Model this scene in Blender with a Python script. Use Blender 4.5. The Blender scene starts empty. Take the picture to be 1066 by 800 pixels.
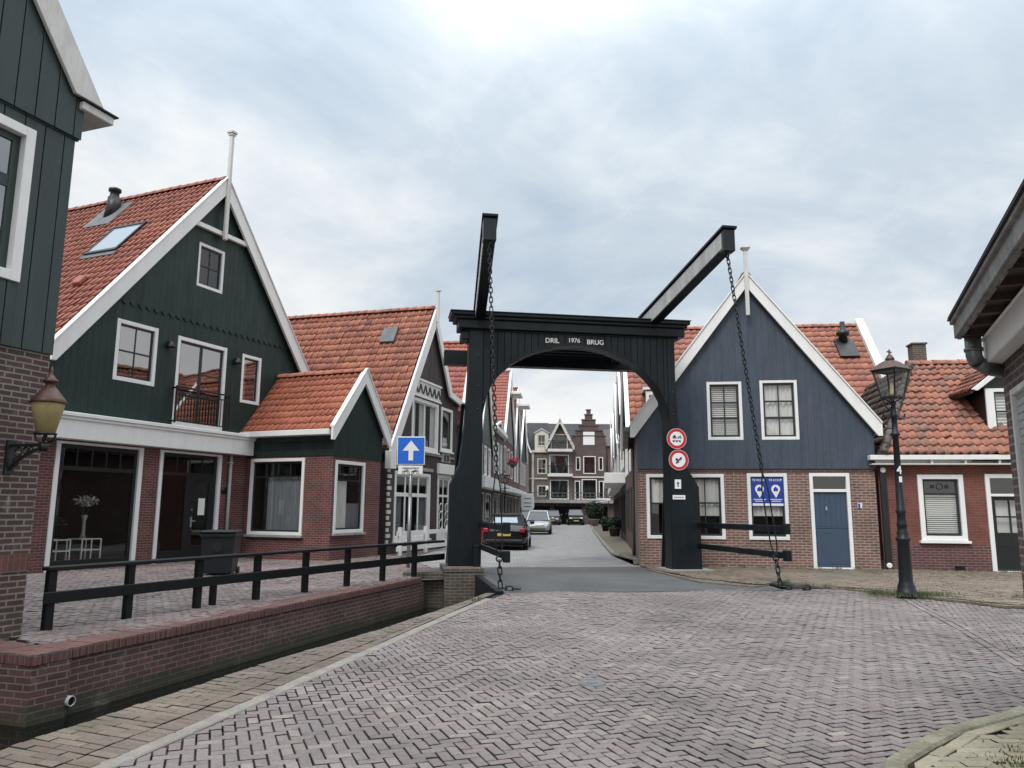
import bpy, math, random
import numpy as np
from mathutils import Vector, Matrix
from mathutils.geometry import tessellate_polygon

random.seed(7)
RNG = np.random.default_rng(7)
SC = bpy.context.scene
COL = SC.collection
R = math.radians

# ------------------------------------------------------------------ materials
def new_mat(name):
    m = bpy.data.materials.new(name)
    m.use_nodes = True
    nt = m.node_tree
    nt.nodes.clear()
    out = nt.nodes.new('ShaderNodeOutputMaterial')
    b = nt.nodes.new('ShaderNodeBsdfPrincipled')
    nt.links.new(b.outputs[0], out.inputs[0])
    return m, nt, b, out

def noise(nt, scale, detail=4, rough=.55, vec=None, dist=0):
    n = nt.nodes.new('ShaderNodeTexNoise')
    n.inputs['Scale'].default_value = scale
    n.inputs['Detail'].default_value = detail
    n.inputs['Roughness'].default_value = rough
    n.inputs['Distortion'].default_value = dist
    if vec: nt.links.new(vec, n.inputs['Vector'])
    return n

def ramp(nt, fac, stops):
    r = nt.nodes.new('ShaderNodeValToRGB')
    cr = r.color_ramp
    while len(cr.elements) < len(stops): cr.elements.new(.5)
    for e, (p, c) in zip(cr.elements, stops):
        e.position = p
        e.color = (c, c, c, 1) if not hasattr(c, '__len__') else (*c, 1)
    nt.links.new(fac, r.inputs[0])
    return r

def mixc(nt, fac, a, b, mode='MIX'):
    m = nt.nodes.new('ShaderNodeMix')
    m.data_type = 'RGBA'; m.blend_type = mode
    for sock, v in ((m.inputs[0], fac), (m.inputs[6], a), (m.inputs[7], b)):
        if hasattr(v, 'is_linked'): nt.links.new(v, sock)
        elif hasattr(v, '__len__'): sock.default_value = (*v, 1)
        else: sock.default_value = v
    return m.outputs[2]

def bump(nt, b, height, strength=.3, dist=.01):
    n = nt.nodes.new('ShaderNodeBump')
    n.inputs['Strength'].default_value = strength
    n.inputs['Distance'].default_value = dist
    nt.links.new(height, n.inputs['Height'])
    nt.links.new(n.outputs[0], b.inputs['Normal'])

def coords(nt, kind='Object', scale=None):
    t = nt.nodes.new('ShaderNodeTexCoord')
    o = t.outputs[kind]
    if scale:
        mp = nt.nodes.new('ShaderNodeMapping')
        mp.inputs['Scale'].default_value = scale
        nt.links.new(o, mp.inputs['Vector']); o = mp.outputs[0]
    return o

def paint(name, col, rough=.45, var=.18, metal=0, bumps=.05, streak=True, spec=.5):
    m, nt, b, _ = new_mat(name)
    c = coords(nt, 'Object', (1, 1, .25) if streak else (1, 1, 1))
    n1 = noise(nt, 3.5, 6, .6, c); n2 = noise(nt, 28, 3, .6, c)
    r1 = ramp(nt, n1.outputs[0], [(.3, 1 - var), (.7, 1 + var * .35)])
    r2 = ramp(nt, n2.outputs[0], [(.35, 1 - var * .5), (.65, 1.0)])
    x = mixc(nt, 1, col, r1.outputs[0], 'MULTIPLY')
    x = mixc(nt, 1, x, r2.outputs[0], 'MULTIPLY')
    nt.links.new(x, b.inputs['Base Color'])
    rr = ramp(nt, n1.outputs[0], [(.3, min(1, rough + .12)), (.7, max(.03, rough - .06))])
    nt.links.new(rr.outputs[0], b.inputs['Roughness'])
    b.inputs['Metallic'].default_value = metal
    b.inputs['Specular IOR Level'].default_value = spec
    bump(nt, b, n2.outputs[0], bumps, .01)
    return m

def flat(name, col, rough=.6, metal=0, emit=None):
    m, nt, b, _ = new_mat(name)
    b.inputs['Base Color'].default_value = (*col, 1)
    b.inputs['Roughness'].default_value = rough
    b.inputs['Metallic'].default_value = metal
    return m

def brick(name, c1, c2, mortar, bw=.225, rh=.07, ms=.011, moss=0., stain=None, bstr=.5, vary=.35, third=None):
    m, nt, b, _ = new_mat(name)
    uv = coords(nt, 'UV')
    # slightly wavy courses
    nz = noise(nt, 2.2, 2, .5, uv)
    vm = nt.nodes.new('ShaderNodeVectorMath'); vm.operation = 'MULTIPLY_ADD'
    vm.inputs[1].default_value = (.012, .012, 0)
    nt.links.new(nz.outputs[1], vm.inputs[0]); nt.links.new(uv, vm.inputs[2])
    t = nt.nodes.new('ShaderNodeTexBrick')
    t.inputs['Scale'].default_value = 1
    t.inputs['Brick Width'].default_value = bw
    t.inputs['Row Height'].default_value = rh
    t.inputs['Mortar Size'].default_value = ms
    t.inputs['Mortar Smooth'].default_value = .25
    t.inputs['Color1'].default_value = (*c1, 1)
    t.inputs['Color2'].default_value = (*c2, 1)
    t.inputs['Mortar'].default_value = (*mortar, 1)
    nt.links.new(vm.outputs[0], t.inputs['Vector'])
    n1 = noise(nt, 1.3, 5, .6, uv); n2 = noise(nt, 45, 4, .65, uv)
    r1 = ramp(nt, n1.outputs[0], [(.3, 1 - vary), (.7, 1.1)])
    r2 = ramp(nt, n2.outputs[0], [(.3, .75), (.7, 1.12)])
    x = mixc(nt, 1, t.outputs[0], r1.outputs[0], 'MULTIPLY')
    x = mixc(nt, 1, x, r2.outputs[0], 'MULTIPLY')
    if moss:
        o = coords(nt, 'Object')
        sp = nt.nodes.new('ShaderNodeSeparateXYZ'); nt.links.new(o, sp.inputs[0])
        mr = nt.nodes.new('ShaderNodeMapRange')
        mr.inputs[1].default_value = stain[0]; mr.inputs[2].default_value = stain[1]
        mr.inputs[3].default_value = 1; mr.inputs[4].default_value = 0
        nt.links.new(sp.outputs[2], mr.inputs[0])
        n3 = noise(nt, 2.6, 6, .65, o)
        ad = nt.nodes.new('ShaderNodeMath'); ad.operation = 'MULTIPLY_ADD'
        nt.links.new(mr.outputs[0], ad.inputs[0]); ad.inputs[1].default_value = .55
        nt.links.new(n3.outputs[0], ad.inputs[2])
        rm = ramp(nt, ad.outputs[0], [(.56, 0), (.82, moss)])
        x = mixc(nt, rm.outputs[0], x, (.035, .042, .022))
        # lime bloom
        n4 = noise(nt, 1.9, 7, .7, uv, 1.0)
        rb = ramp(nt, n4.outputs[0], [(.58, 0), (.74, .42)])
        x = mixc(nt, rb.outputs[0], x, (.42, .40, .36))
    nt.links.new(x, b.inputs['Base Color'])
    b.inputs['Roughness'].default_value = .82
    inv = nt.nodes.new('ShaderNodeMath'); inv.operation = 'MULTIPLY_ADD'
    nt.links.new(t.outputs[1], inv.inputs[0]); inv.inputs[1].default_value = -1
    nt.links.new(n2.outputs[0], inv.inputs[2])
    bump(nt, b, inv.outputs[0], bstr, .012)
    return m

def tiles(name, cols, lichen=0., rough=.62):
    m, nt, b, _ = new_mat(name)
    uv = coords(nt, 'UV'); o = coords(nt, 'Object')
    wn = nt.nodes.new('ShaderNodeTexWhiteNoise'); wn.noise_dimensions = '2D'
    nt.links.new(uv, wn.inputs[0])
    k = len(cols)
    rc = ramp(nt, wn.outputs[0], [((i + .0) / k, c) for i, c in enumerate(cols)])
    n1 = noise(nt, .9, 5, .6, o); n2 = noise(nt, 14, 5, .65, o)
    r1 = ramp(nt, n1.outputs[0], [(.3, .78), (.7, 1.12)])
    r2 = ramp(nt, n2.outputs[0], [(.3, .74), (.7, 1.1)])
    x = mixc(nt, 1, rc.outputs[0], r1.outputs[0], 'MULTIPLY')
    x = mixc(nt, 1, x, r2.outputs[0], 'MULTIPLY')
    if lichen:
        n3 = noise(nt, 2.4, 8, .72, o, .6)
        rl = ramp(nt, n3.outputs[0], [(.60 - .14 * lichen, 0), (.80 - .1 * lichen, .85 * lichen)])
        x = mixc(nt, rl.outputs[0], x, (.085, .075, .055))
        n4 = noise(nt, 17, 4, .6, o)
        rl2 = ramp(nt, n4.outputs[0], [(.66, 0), (.72, .5 * lichen)])
        x = mixc(nt, rl2.outputs[0], x, (.24, .23, .17))
    nt.links.new(x, b.inputs['Base Color'])
    b.inputs['Roughness'].default_value = rough
    bump(nt, b, n2.outputs[0], .25, .01)
    return m

def paver(name, cols, moss=0., mosscol=(.10, .10, .05), patch=.34, rough=.74):
    """bricks laid as geometry: one random colour per brick (held in the uv)"""
    m, nt, b, _ = new_mat(name)
    uv = coords(nt, 'UV'); o = coords(nt, 'Object')
    wn = nt.nodes.new('ShaderNodeTexWhiteNoise'); wn.noise_dimensions = '2D'
    nt.links.new(uv, wn.inputs[0])
    k = len(cols)
    rc = ramp(nt, wn.outputs[0], [(i / k, c) for i, c in enumerate(cols)])
    n1 = noise(nt, .55, 6, .62, o); n2 = noise(nt, 38, 5, .7, o)
    r1 = ramp(nt, n1.outputs[0], [(.3, 1 - patch), (.7, 1 + patch * .6)])
    r2 = ramp(nt, n2.outputs[0], [(.28, .7), (.72, 1.15)])
    x = mixc(nt, 1, rc.outputs[0], r1.outputs[0], 'MULTIPLY')
    x = mixc(nt, 1, x, r2.outputs[0], 'MULTIPLY')
    if moss:
        n3 = noise(nt, 1.7, 7, .7, o)
        rm = ramp(nt, n3.outputs[0], [(.6 - .25 * moss, 0), (.8 - .2 * moss, .8)])
        x = mixc(nt, rm.outputs[0], x, mosscol)
    nt.links.new(x, b.inputs['Base Color'])
    rr = ramp(nt, n2.outputs[0], [(.3, rough + .12), (.7, rough - .16)])
    nt.links.new(rr.outputs[0], b.inputs['Roughness'])
    bump(nt, b, n2.outputs[0], .35, .006)
    return m

def asphalt(name, col, var=.25, spots=.3):
    m, nt, b, _ = new_mat(name)
    o = coords(nt, 'Object')
    n1 = noise(nt, .35, 6, .65, o); n2 = noise(nt, 160, 3, .7, o); n3 = noise(nt, 4, 6, .7, o)
    r1 = ramp(nt, n1.outputs[0], [(.3, 1 - var), (.7, 1 + var)])
    r2 = ramp(nt, n2.outputs[0], [(.3, 1 - spots), (.75, 1 + spots)])
    r3 = ramp(nt, n3.outputs[0], [(.35, .88), (.65, 1.06)])
    x = mixc(nt, 1, col, r1.outputs[0], 'MULTIPLY')
    x = mixc(nt, 1, x, r2.outputs[0], 'MULTIPLY')
    x = mixc(nt, 1, x, r3.outputs[0], 'MULTIPLY')
    nt.links.new(x, b.inputs['Base Color'])
    b.inputs['Roughness'].default_value = .8
    bump(nt, b, n2.outputs[0], .3, .004)
    return m

def glass(name, tint=.86, boost=1.0, rough=.0):
    m = bpy.data.materials.new(name); m.use_nodes = True
    nt = m.node_tree; nt.nodes.clear()
    out = nt.nodes.new('ShaderNodeOutputMaterial')
    mx = nt.nodes.new('ShaderNodeMixShader')
    tr = nt.nodes.new('ShaderNodeBsdfTransparent'); tr.inputs[0].default_value = (tint, tint, tint * .98, 1)
    gl = nt.nodes.new('ShaderNodeBsdfGlossy'); gl.inputs['Roughness'].default_value = rough
    o = coords(nt, 'Object')
    n = noise(nt, .9, 2, .5, o)
    bp = nt.nodes.new('ShaderNodeBump'); bp.inputs['Strength'].default_value = .06; bp.inputs['Distance'].default_value = .05
    nt.links.new(n.outputs[0], bp.inputs['Height']); nt.links.new(bp.outputs[0], gl.inputs['Normal'])
    fr = nt.nodes.new('ShaderNodeLayerWeight'); fr.inputs[0].default_value = .5      # Schlick, the same from both faces
    pw = nt.nodes.new('ShaderNodeMath'); pw.operation = 'POWER'; pw.inputs[1].default_value = 4.0
    nt.links.new(fr.outputs['Facing'], pw.inputs[0])
    ml = nt.nodes.new('ShaderNodeMath'); ml.operation = 'MULTIPLY_ADD'; ml.use_clamp = True
    ml.inputs[1].default_value = .9; ml.inputs[2].default_value = .11 * boost
    nt.links.new(pw.outputs[0], ml.inputs[0]); nt.links.new(ml.outputs[0], mx.inputs[0])
    nt.links.new(tr.outputs[0], mx.inputs[1]); nt.links.new(gl.outputs[0], mx.inputs[2])
    nt.links.new(mx.outputs[0], out.inputs[0])
    return m

M = {}
M['green'] = paint('dark_green_paint', (.016, .037, .032), .45, .35, spec=.35)
M['green_near'] = paint('grey_green_paint', (.026, .046, .043), .38, .25)
M['blue'] = paint('blue_grey_paint', (.060, .079, .106), .5, .25, spec=.4)
M['bridge'] = paint('bridge_paint', (.0045, .0105, .0145), .42, .6, bumps=.15, spec=.3)
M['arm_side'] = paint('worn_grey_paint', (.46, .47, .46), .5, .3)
M['railing'] = paint('railing_paint', (.004, .0065, .0085), .45, .4, spec=.3)
M['white'] = paint('white_paint', (.80, .795, .77), .5, .07)
M['white_old'] = paint('weathered_white', (.66, .65, .61), .55, .18)
M['cream'] = paint('cream_paint', (.66, .62, .53), .5, .15)
M['grey_paint'] = paint('pale_grey_paint', (.42, .43, .42), .5, .2)
M['brownclad'] = paint('brown_black_boards', (.045, .034, .030), .55, .35)
M['greyclad'] = paint('weathered_grey_boards', (.17, .175, .17), .6, .3)
M['darkclad'] = paint('slate_green_boards', (.045, .06, .058), .5, .3)
M['teal'] = paint('teal_slate', (.03, .05, .062), .5, .25)
M['black'] = paint('black_paint', (.011, .012, .013), .4, .3)
M['iron'] = paint('wrought_iron', (.008, .012, .016), .42, .4, spec=.4)
M['zinc'] = paint('zinc', (.20, .21, .21), .42, .35, metal=.6)
M['lead'] = paint('lead_flashing', (.14, .145, .15), .6, .3)
M['sash'] = paint('dark_sash', (.016, .026, .026), .4, .2)
M['door_blue'] = paint('door_blue', (.045, .075, .12), .45, .12)
M['wood_grey'] = paint('weathered_timber', (.30, .29, .275), .75, .45, streak=False, bumps=.3)
M['wood_dark'] = paint('soffit_timber', (.11, .075, .058), .8, .4, streak=False, bumps=.3)
M['slate'] = paint('roof_felt', (.03, .03, .032), .7, .3)
M['concrete'] = paint('concrete', (.36, .35, .33), .8, .3, streak=False, bumps=.25)
M['stone'] = paint('kerb_stone', (.26, .235, .205), .8, .3, streak=False, bumps=.3)
M['stone_moss'] = paint('mossy_stone', (.27, .25, .175), .85, .45, streak=False, bumps=.4)
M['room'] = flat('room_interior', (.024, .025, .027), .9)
M['curtain'] = paint('net_curtain', (.84, .85, .83), .8, .12)
M['curtain_grey'] = paint('grey_curtain', (.22, .25, .28), .8, .2)
M['blind'] = paint('slat_blind', (.82, .83, .80), .55, .08)
M['glass'] = glass('window_glass')
M['glass_sky'] = glass('coated_window_glass', .6, 3.6)
M['glass_dark'] = glass('shop_glass', .8, .7)
M['lamp_glass'] = glass('lantern_glass', .85, .8)
M['skyglass'] = flat('rooflight_glass', (.26, .31, .36), .04)
M['bk_green'] = brick('purple_red_brick', (.180, .050, .044), (.108, .035, .034), (.23, .185, .165), ms=.009)
M['bk_near'] = brick('brown_purple_brick', (.115, .058, .050), (.075, .042, .040), (.27, .24, .21), bw=.235, rh=.0755, ms=.012, moss=.6, stain=(-.6, .6))
M['bk_canal'] = brick('canal_brick', (.150, .066, .056), (.085, .047, .042), (.205, .172, .15), bw=.23, rh=.074, ms=.010, moss=.75, stain=(-.74, -.48))
M['bk_cope'] = brick('coping_brick', (.185, .072, .06), (.13, .058, .052), (.17, .135, .12), bw=.08, rh=.4, ms=.008)
M['bk_pier'] = brick('pier_brick', (.12, .088, .068), (.08, .06, .048), (.19, .17, .14), bw=.23, rh=.074, moss=.5, stain=(-.9, -.3))
M['bk_brown'] = brick('dark_brown_brick', (.060, .036, .032), (.045, .028, .026), (.10, .085, .08))
M['bk_blue'] = brick('orange_brown_brick', (.255, .115, .088), (.165, .08, .07), (.36, .32, .275), bw=.235, rh=.074, ms=.013)
M['bk_red'] = brick('red_brick', (.235, .072, .050), (.175, .055, .042), (.20, .12, .10), ms=.008)
M['bk_plinth'] = brick('plinth_brick', (.15, .055, .05), (.10, .045, .045), (.21, .15, .14))
M['bk_right'] = brick('wine_brown_brick', (.125, .066, .058), (.09, .05, .047), (.25, .225, .205), bw=.215, rh=.067, ms=.011, bstr=.8)
M['bk_row'] = brick('row_house_brick', (.125, .062, .055), (.095, .05, .046), (.19, .16, .15))
M['bk_row2'] = brick('wine_red_brick', (.15, .045, .042), (.12, .04, .04), (.16, .1, .1))
M['bk_end'] = brick('mauve_brown_brick', (.16, .10, .09), (.12, .08, .075), (.26, .24, .22))
M['bk_step'] = brick('dark_mauve_brick', (.105, .052, .052), (.085, .045, .045), (.17, .15, .14))
M['bk_chim'] = brick('sooty_brick', (.12, .09, .075), (.09, .07, .06), (.2, .18, .16))
M['tile_new'] = tiles('orange_clay_tile', [(.37, .118, .075), (.33, .10, .066), (.41, .135, .085), (.30, .095, .064), (.36, .125, .082)], .22)
M['tile_ann'] = tiles('bright_clay_tile', [(.47, .145, .08), (.42, .125, .07), (.50, .165, .09), (.39, .115, .068)], .2)
M['tile_brown'] = tiles('mixed_clay_tile', [(.37, .125, .078), (.28, .092, .064), (.44, .165, .09), (.22, .078, .058), (.34, .115, .072), (.41, .15, .085)], .55)
M['tile_old'] = tiles('lichened_clay_tile', [(.40, .135, .08), (.32, .1, .065), (.45, .165, .09), (.26, .095, .065), (.38, .14, .085)], 1.15)
M['tile_dark'] = tiles('mossy_shaded_tile', [(.085, .062, .05), (.06, .045, .04), (.11, .075, .06)], 1.0)  # dark roofs; also carries the shade of the cottage's hip slope as colour
M['tile_far'] = tiles('red_clay_tile', [(.36, .11, .08), (.31, .092, .068), (.40, .125, .09)], .25)
M['paver'] = paver('road_brick', [(.200, .163, .153), (.168, .137, .130), (.218, .179, .167), (.184, .144, .136), (.275, .234, .205), (.150, .125, .121), (.208, .156, .144), (.190, .160, .153)], .0)
M['quay_paver'] = paver('quay_brick', [(.20, .15, .14), (.165, .125, .12), (.225, .175, .16), (.18, .13, .12), (.25, .205, .185)], .0)
M['paver_moss'] = paver('mossy_paver', [(.165, .128, .098), (.13, .102, .08), (.19, .15, .115), (.145, .108, .09)], .4, (.085, .08, .042))
M['paver_walk'] = paver('pavement_paver', [(.205, .155, .11), (.165, .13, .095), (.235, .185, .135), (.18, .132, .10)], .35, (.105, .10, .05))
M['quay'] = brick('quay_paver', (.215, .165, .155), (.165, .13, .125), (.075, .065, .06), bw=.21, rh=.105, ms=.007, bstr=.4, vary=.25)
M['walk'] = brick('pavement_brick', (.225, .185, .135), (.165, .14, .105), (.08, .08, .045), bw=.22, rh=.11, ms=.01, bstr=.4, vary=.4)
M['paver_corner'] = paver('corner_paver', [(.31, .27, .19), (.255, .225, .16), (.35, .305, .22)], .4, (.20, .19, .08))
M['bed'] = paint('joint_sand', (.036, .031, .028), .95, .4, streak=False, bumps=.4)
M['street'] = brick('street_paver', (.345, .33, .315), (.285, .275, .265), (.17, .165, .16), bw=.21, rh=.105, ms=.010, bstr=.3, vary=.3)
M['deck'] = asphalt('bridge_asphalt', (.088, .088, .086), .38, .3)
M['soil'] = paint('ground_earth', (.13, .12, .105), .95, .3, streak=False)
M['grass'] = paint('weed_green', (.085, .105, .032), .7, .4, streak=False)
M['leaf'] = paint('dark_leaf', (.022, .04, .016), .6, .4, streak=False)
M['leaf_light'] = paint('house_plant_leaf', (.05, .085, .03), .5, .3, streak=False)
M['petal'] = paint('white_petal', (.75, .74, .72), .6, .1)
M['pink'] = flat('pink_petal', (.55, .03, .09), .6)
M['sign_blue'] = paint('sign_blue', (.012, .13, .60), .35, .06)
M['banner_blue'] = paint('banner_blue', (.012, .045, .30), .5, .1)
M['sign_white'] = paint('sign_white', (.80, .80, .79), .4, .06)
M['sign_red'] = paint('sign_red', (.52, .018, .022), .4, .08)
M['galv'] = paint('galvanised_steel', (.34, .35, .36), .4, .2, metal=.7)
M['steel'] = paint('brushed_handle', (.6, .6, .6), .3, .05, metal=.9)
M['copper'] = paint('brown_copper', (.12, .058, .042), .42, .45, metal=.4)
M['amber'] = paint('yellowed_lamp_glass', (.50, .41, .19), .25, .15)
M['lamp_core'] = paint('mantle', (.75, .6, .35), .5, .1)
M['bin'] = paint('bin_plastic', (.008, .011, .014), .5, .2)
M['car_black'] = flat('black_car_paint', (.006, .006, .008), .12)
M['car_silver'] = flat('silver_car_paint', (.42, .44, .46), .22, .35)
M['car_grey'] = flat('grey_car_paint', (.06, .065, .07), .18)
M['tyre'] = paint('tyre_rubber', (.012, .012, .012), .8, .2)
M['rim'] = flat('wheel_rim', (.35, .35, .36), .3, .8)
M['carglass'] = flat('car_glass', (.03, .04, .045), .03)
M['tail'] = flat('tail_lamp', (.35, .01, .015), .15)
M['head'] = flat('head_lamp', (.7, .72, .74), .1)
M['plate'] = flat('yellow_plate', (.46, .36, .08), .5)
M['softtop'] = paint('soft_top', (.018, .018, .02), .85, .2)
M['skin'] = flat('skin', (.45, .26, .19), .6)
M['shirt'] = flat('white_shirt', (.75, .74, .72), .8)
M['trouser'] = flat('dark_trousers', (.03, .03, .04), .8)
M['hair'] = flat('brown_hair', (.05, .03, .02), .7)
M['paper'] = flat('paper_notice', (.75, .75, .73), .7)
M['water'], _nt, _b, _ = new_mat('canal_water')
_b.inputs['Base Color'].default_value = (.004, .005, .004, 1)
_b.inputs['Roughness'].default_value = .04
_n = noise(_nt, 2.2, 3, .5, coords(_nt, 'Object'))
bump(_nt, _b, _n.outputs[0], .10, .05)

# ------------------------------------------------------------------ mesh builder
ID = lambda p: p
class MB:
    def __init__(s): s.v = []; s.f = []; s.m = []; s.u = []; s.sm = []
    def verts(s, pts, T=ID):
        n = len(s.v); s.v.extend(tuple(T(p)) for p in pts); return n
    def face(s, idx, mi=0, uv=None, sm=False):
        s.f.append(tuple(idx)); s.m.append(mi); s.u.append(uv); s.sm.append(sm)
    def poly(s, pts, mi=0, T=ID, uv=None):
        n = s.verts(pts, T); s.face(range(n, n + len(pts)), mi, uv)
    def box(s, x0, x1, y0, y1, z0, z1, mi=0, T=ID):
        n = s.verts([(x0,y0,z0),(x1,y0,z0),(x1,y1,z0),(x0,y1,z0),(x0,y0,z1),(x1,y0,z1),(x1,y1,z1),(x0,y1,z1)], T)
        for q in ((3,2,1,0),(4,5,6,7),(0,1,5,4),(1,2,6,5),(2,3,7,6),(3,0,4,7)): s.face([n+i for i in q], mi)
    def prism(s, poly, y0, y1, mi=0, T=ID):          # poly in (x,z), extruded along y
        k = len(poly)
        a = s.verts([(x, y0, z) for x, z in poly], T); b = s.verts([(x, y1, z) for x, z in poly], T)
        s.face(range(a, a+k), mi); s.face(range(b+k-1, b-1, -1), mi)
        for i in range(k):
            j = (i+1) % k; s.face((a+i, b+i, b+j, a+j), mi)
    def slab(s, poly, z0, z1, mi=0, T=ID):           # poly in (x,y), extruded along z
        k = len(poly)
        a = s.verts([(x, y, z0) for x, y in poly], T); b = s.verts([(x, y, z1) for x, y in poly], T)
        s.face(range(a+k-1, a-1, -1), mi); s.face(range(b, b+k), mi)
        for i in range(k):
            j = (i+1) % k; s.face((a+i, a+j, b+j, b+i), mi)
    def bar(s, p0, p1, w, h, mi=0, up=(0,0,1), T=ID):
        p0, p1 = Vector(p0), Vector(p1); d = (p1-p0).normalized(); u = Vector(up)
        a = d.cross(u).normalized() * w/2; c = a.cross(d).normalized() * h/2
        pts = [p0-a-c, p0+a-c, p0+a+c, p0-a+c, p1-a-c, p1+a-c, p1+a+c, p1-a+c]
        n = s.verts([tuple(p) for p in pts], T)
        for q in ((0,1,2,3),(7,6,5,4),(0,4,5,1),(1,5,6,2),(2,6,7,3),(3,7,4,0)): s.face([n+i for i in q], mi)
    def tube(s, pts, r, n=8, mi=0, cap=True, T=ID):
        pts = [Vector(p) for p in pts]; rs = r if hasattr(r, '__len__') else [r]*len(pts)
        rings = []
        d0 = (pts[1]-pts[0]).normalized()
        a = d0.cross(Vector((0,0,1)))
        if a.length < .05: a = d0.cross(Vector((0,1,0)))
        a.normalize()
        for i, p in enumerate(pts):
            d = (pts[min(i+1, len(pts)-1)] - pts[max(i-1, 0)]).normalized()
            a = (a - d*a.dot(d)).normalized(); c = d.cross(a)
            rings.append(s.verts([tuple(p + (a*math.cos(2*math.pi*k/n) + c*math.sin(2*math.pi*k/n))*rs[i]) for k in range(n)], T))
        for i in range(len(rings)-1):
            for k in range(n):
                s.face((rings[i]+k, rings[i]+(k+1)%n, rings[i+1]+(k+1)%n, rings[i+1]+k), mi, None, n > 6)
        if cap:
            s.face([rings[0]+k for k in range(n-1,-1,-1)], mi); s.face([rings[-1]+k for k in range(n)], mi)
    def lathe(s, prof, c=(0,0,0), n=16, mi=0, rot=0, T=ID, sm=True):
        rings = [s.verts([(c[0]+r*math.cos(2*math.pi*k/n+rot), c[1]+r*math.sin(2*math.pi*k/n+rot), c[2]+z) for k in range(n)], T) for r, z in prof]
        for i in range(len(rings)-1):
            for k in range(n):
                s.face((rings[i]+k, rings[i]+(k+1)%n, rings[i+1]+(k+1)%n, rings[i+1]+k), mi, None, sm)
        s.face([rings[0]+k for k in range(n-1,-1,-1)], mi); s.face([rings[-1]+k for k in range(n)], mi)
    def torus(s, c, ax, R0, r, n=24, k=8, mi=0, T=ID, stretch=None):
        ax = Vector(ax).normalized(); a = ax.cross(Vector((0,0,1)))
        if a.length < .05: a = Vector((1,0,0))
        a.normalize(); b = ax.cross(a); c = Vector(c)
        base = len(s.v)
        for i in range(n):
            t = 2*math.pi*i/n; d = a*math.cos(t) + b*math.sin(t)
            for j in range(k):
                q = 2*math.pi*j/k
                s.v.append(tuple(T(tuple(c + d*(R0 + r*math.cos(q)) + ax*r*math.sin(q)))))
        for i in range(n):
            for j in range(k):
                s.face((base+i*k+j, base+((i+1)%n)*k+j, base+((i+1)%n)*k+(j+1)%k, base+i*k+(j+1)%k), mi, None, True)
    def build(s, name, mats, parent=None, bevel=0, kind=None, label=None, seg=1):
        me = bpy.data.meshes.new(name)
        me.from_pydata(s.v, [], s.f)
        mats = mats if isinstance(mats, (list, tuple)) else [mats]
        for m in mats: me.materials.append(M[m] if isinstance(m, str) else m)
        me.polygons.foreach_set('material_index', s.m)
        me.polygons.foreach_set('use_smooth', s.sm)
        uvl = me.uv_layers.new(name='UVMap')
        V = np.array(s.v, dtype=float); out = np.zeros((len(me.loops), 2)); li = 0
        for f, uv in zip(s.f, s.u):
            k = len(f)
            if uv is not None:
                if hasattr(uv[0], '__len__'): out[li:li+k] = uv
                else: out[li:li+k] = (uv[0], uv[1])
            else:
                P = V[list(f)]
                c = P - P.mean(0)
                nv = np.zeros(3)
                for i in range(k): nv += np.cross(c[i], c[(i+1) % k])
                L = np.linalg.norm(nv); nv = nv/L if L > 1e-12 else np.array([0,0,1.])
                t = np.array([-nv[1], nv[0], 0.]); L = np.linalg.norm(t)
                if L < .05: t = np.array([1.,0,0]); b = np.array([0,1.,0])
                else:
                    t /= L
                    if t[np.argmax(np.abs(t))] < 0: t = -t
                    b = np.cross(nv, t)
                    if b[2] < 0: b = -b
                out[li:li+k, 0] = P @ t; out[li:li+k, 1] = P @ b
            li += k
        uvl.data.foreach_set('uv', out.ravel())
        me.update()
        o = bpy.data.objects.new(name, me); COL.objects.link(o)
        if parent is not None: o.parent = parent
        if kind: o['kind'] = kind
        if label: o['label'] = label
        if bevel:
            bv = o.modifiers.new('bevel', 'BEVEL'); bv.width = bevel; bv.segments = seg
            bv.limit_method = 'ANGLE'; bv.angle_limit = R(40)
        return o

def tag(o, label, cat, group=None):
    o['label'] = label; o['category'] = cat
    if group: o['group'] = group
    return o
def thing(name, label, cat, loc=(0,0,0), rz=0, group=None):
    o = bpy.data.objects.new(name, None); COL.objects.link(o)
    o.empty_display_size = .2
    o.location = loc; o.rotation_euler = (0, 0, R(rz))
    return tag(o, label, cat, group)
def dup(root, loc, rz, label, scale=None):
    r = root.copy(); COL.objects.link(r); r.location = loc; r.rotation_euler = (0,0,R(rz)); r['label'] = label
    if scale: r.scale = (scale,)*3
    for ch in list(root.children):
        c = ch.copy(); COL.objects.link(c); c.parent = r
        for g in list(ch.children):
            d = g.copy(); COL.objects.link(d); d.parent = c
    return r

# ------------------------------------------------------------------ walls, boards, windows, roofs
def clip_convex(poly, prof):
    """Sutherland-Hodgman: clip polygon by a convex counter-clockwise profile (x,z)"""
    out = poly
    k = len(prof)
    for i in range(k):
        ax, az = prof[i]; bx, bz = prof[(i+1) % k]
        def side(p): return (bx-ax)*(p[1]-az) - (bz-az)*(p[0]-ax)
        src, out = out, []
        for j in range(len(src)):
            p, q = src[j], src[(j+1) % len(src)]
            sp, sq = side(p), side(q)
            if sp >= 0: out.append(p)
            if (sp > 0 and sq < 0) or (sp < 0 and sq > 0):
                t = sp/(sp-sq); out.append((p[0]+(q[0]-p[0])*t, p[1]+(q[1]-p[1])*t))
        if len(out) < 3: return []
    return out

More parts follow.
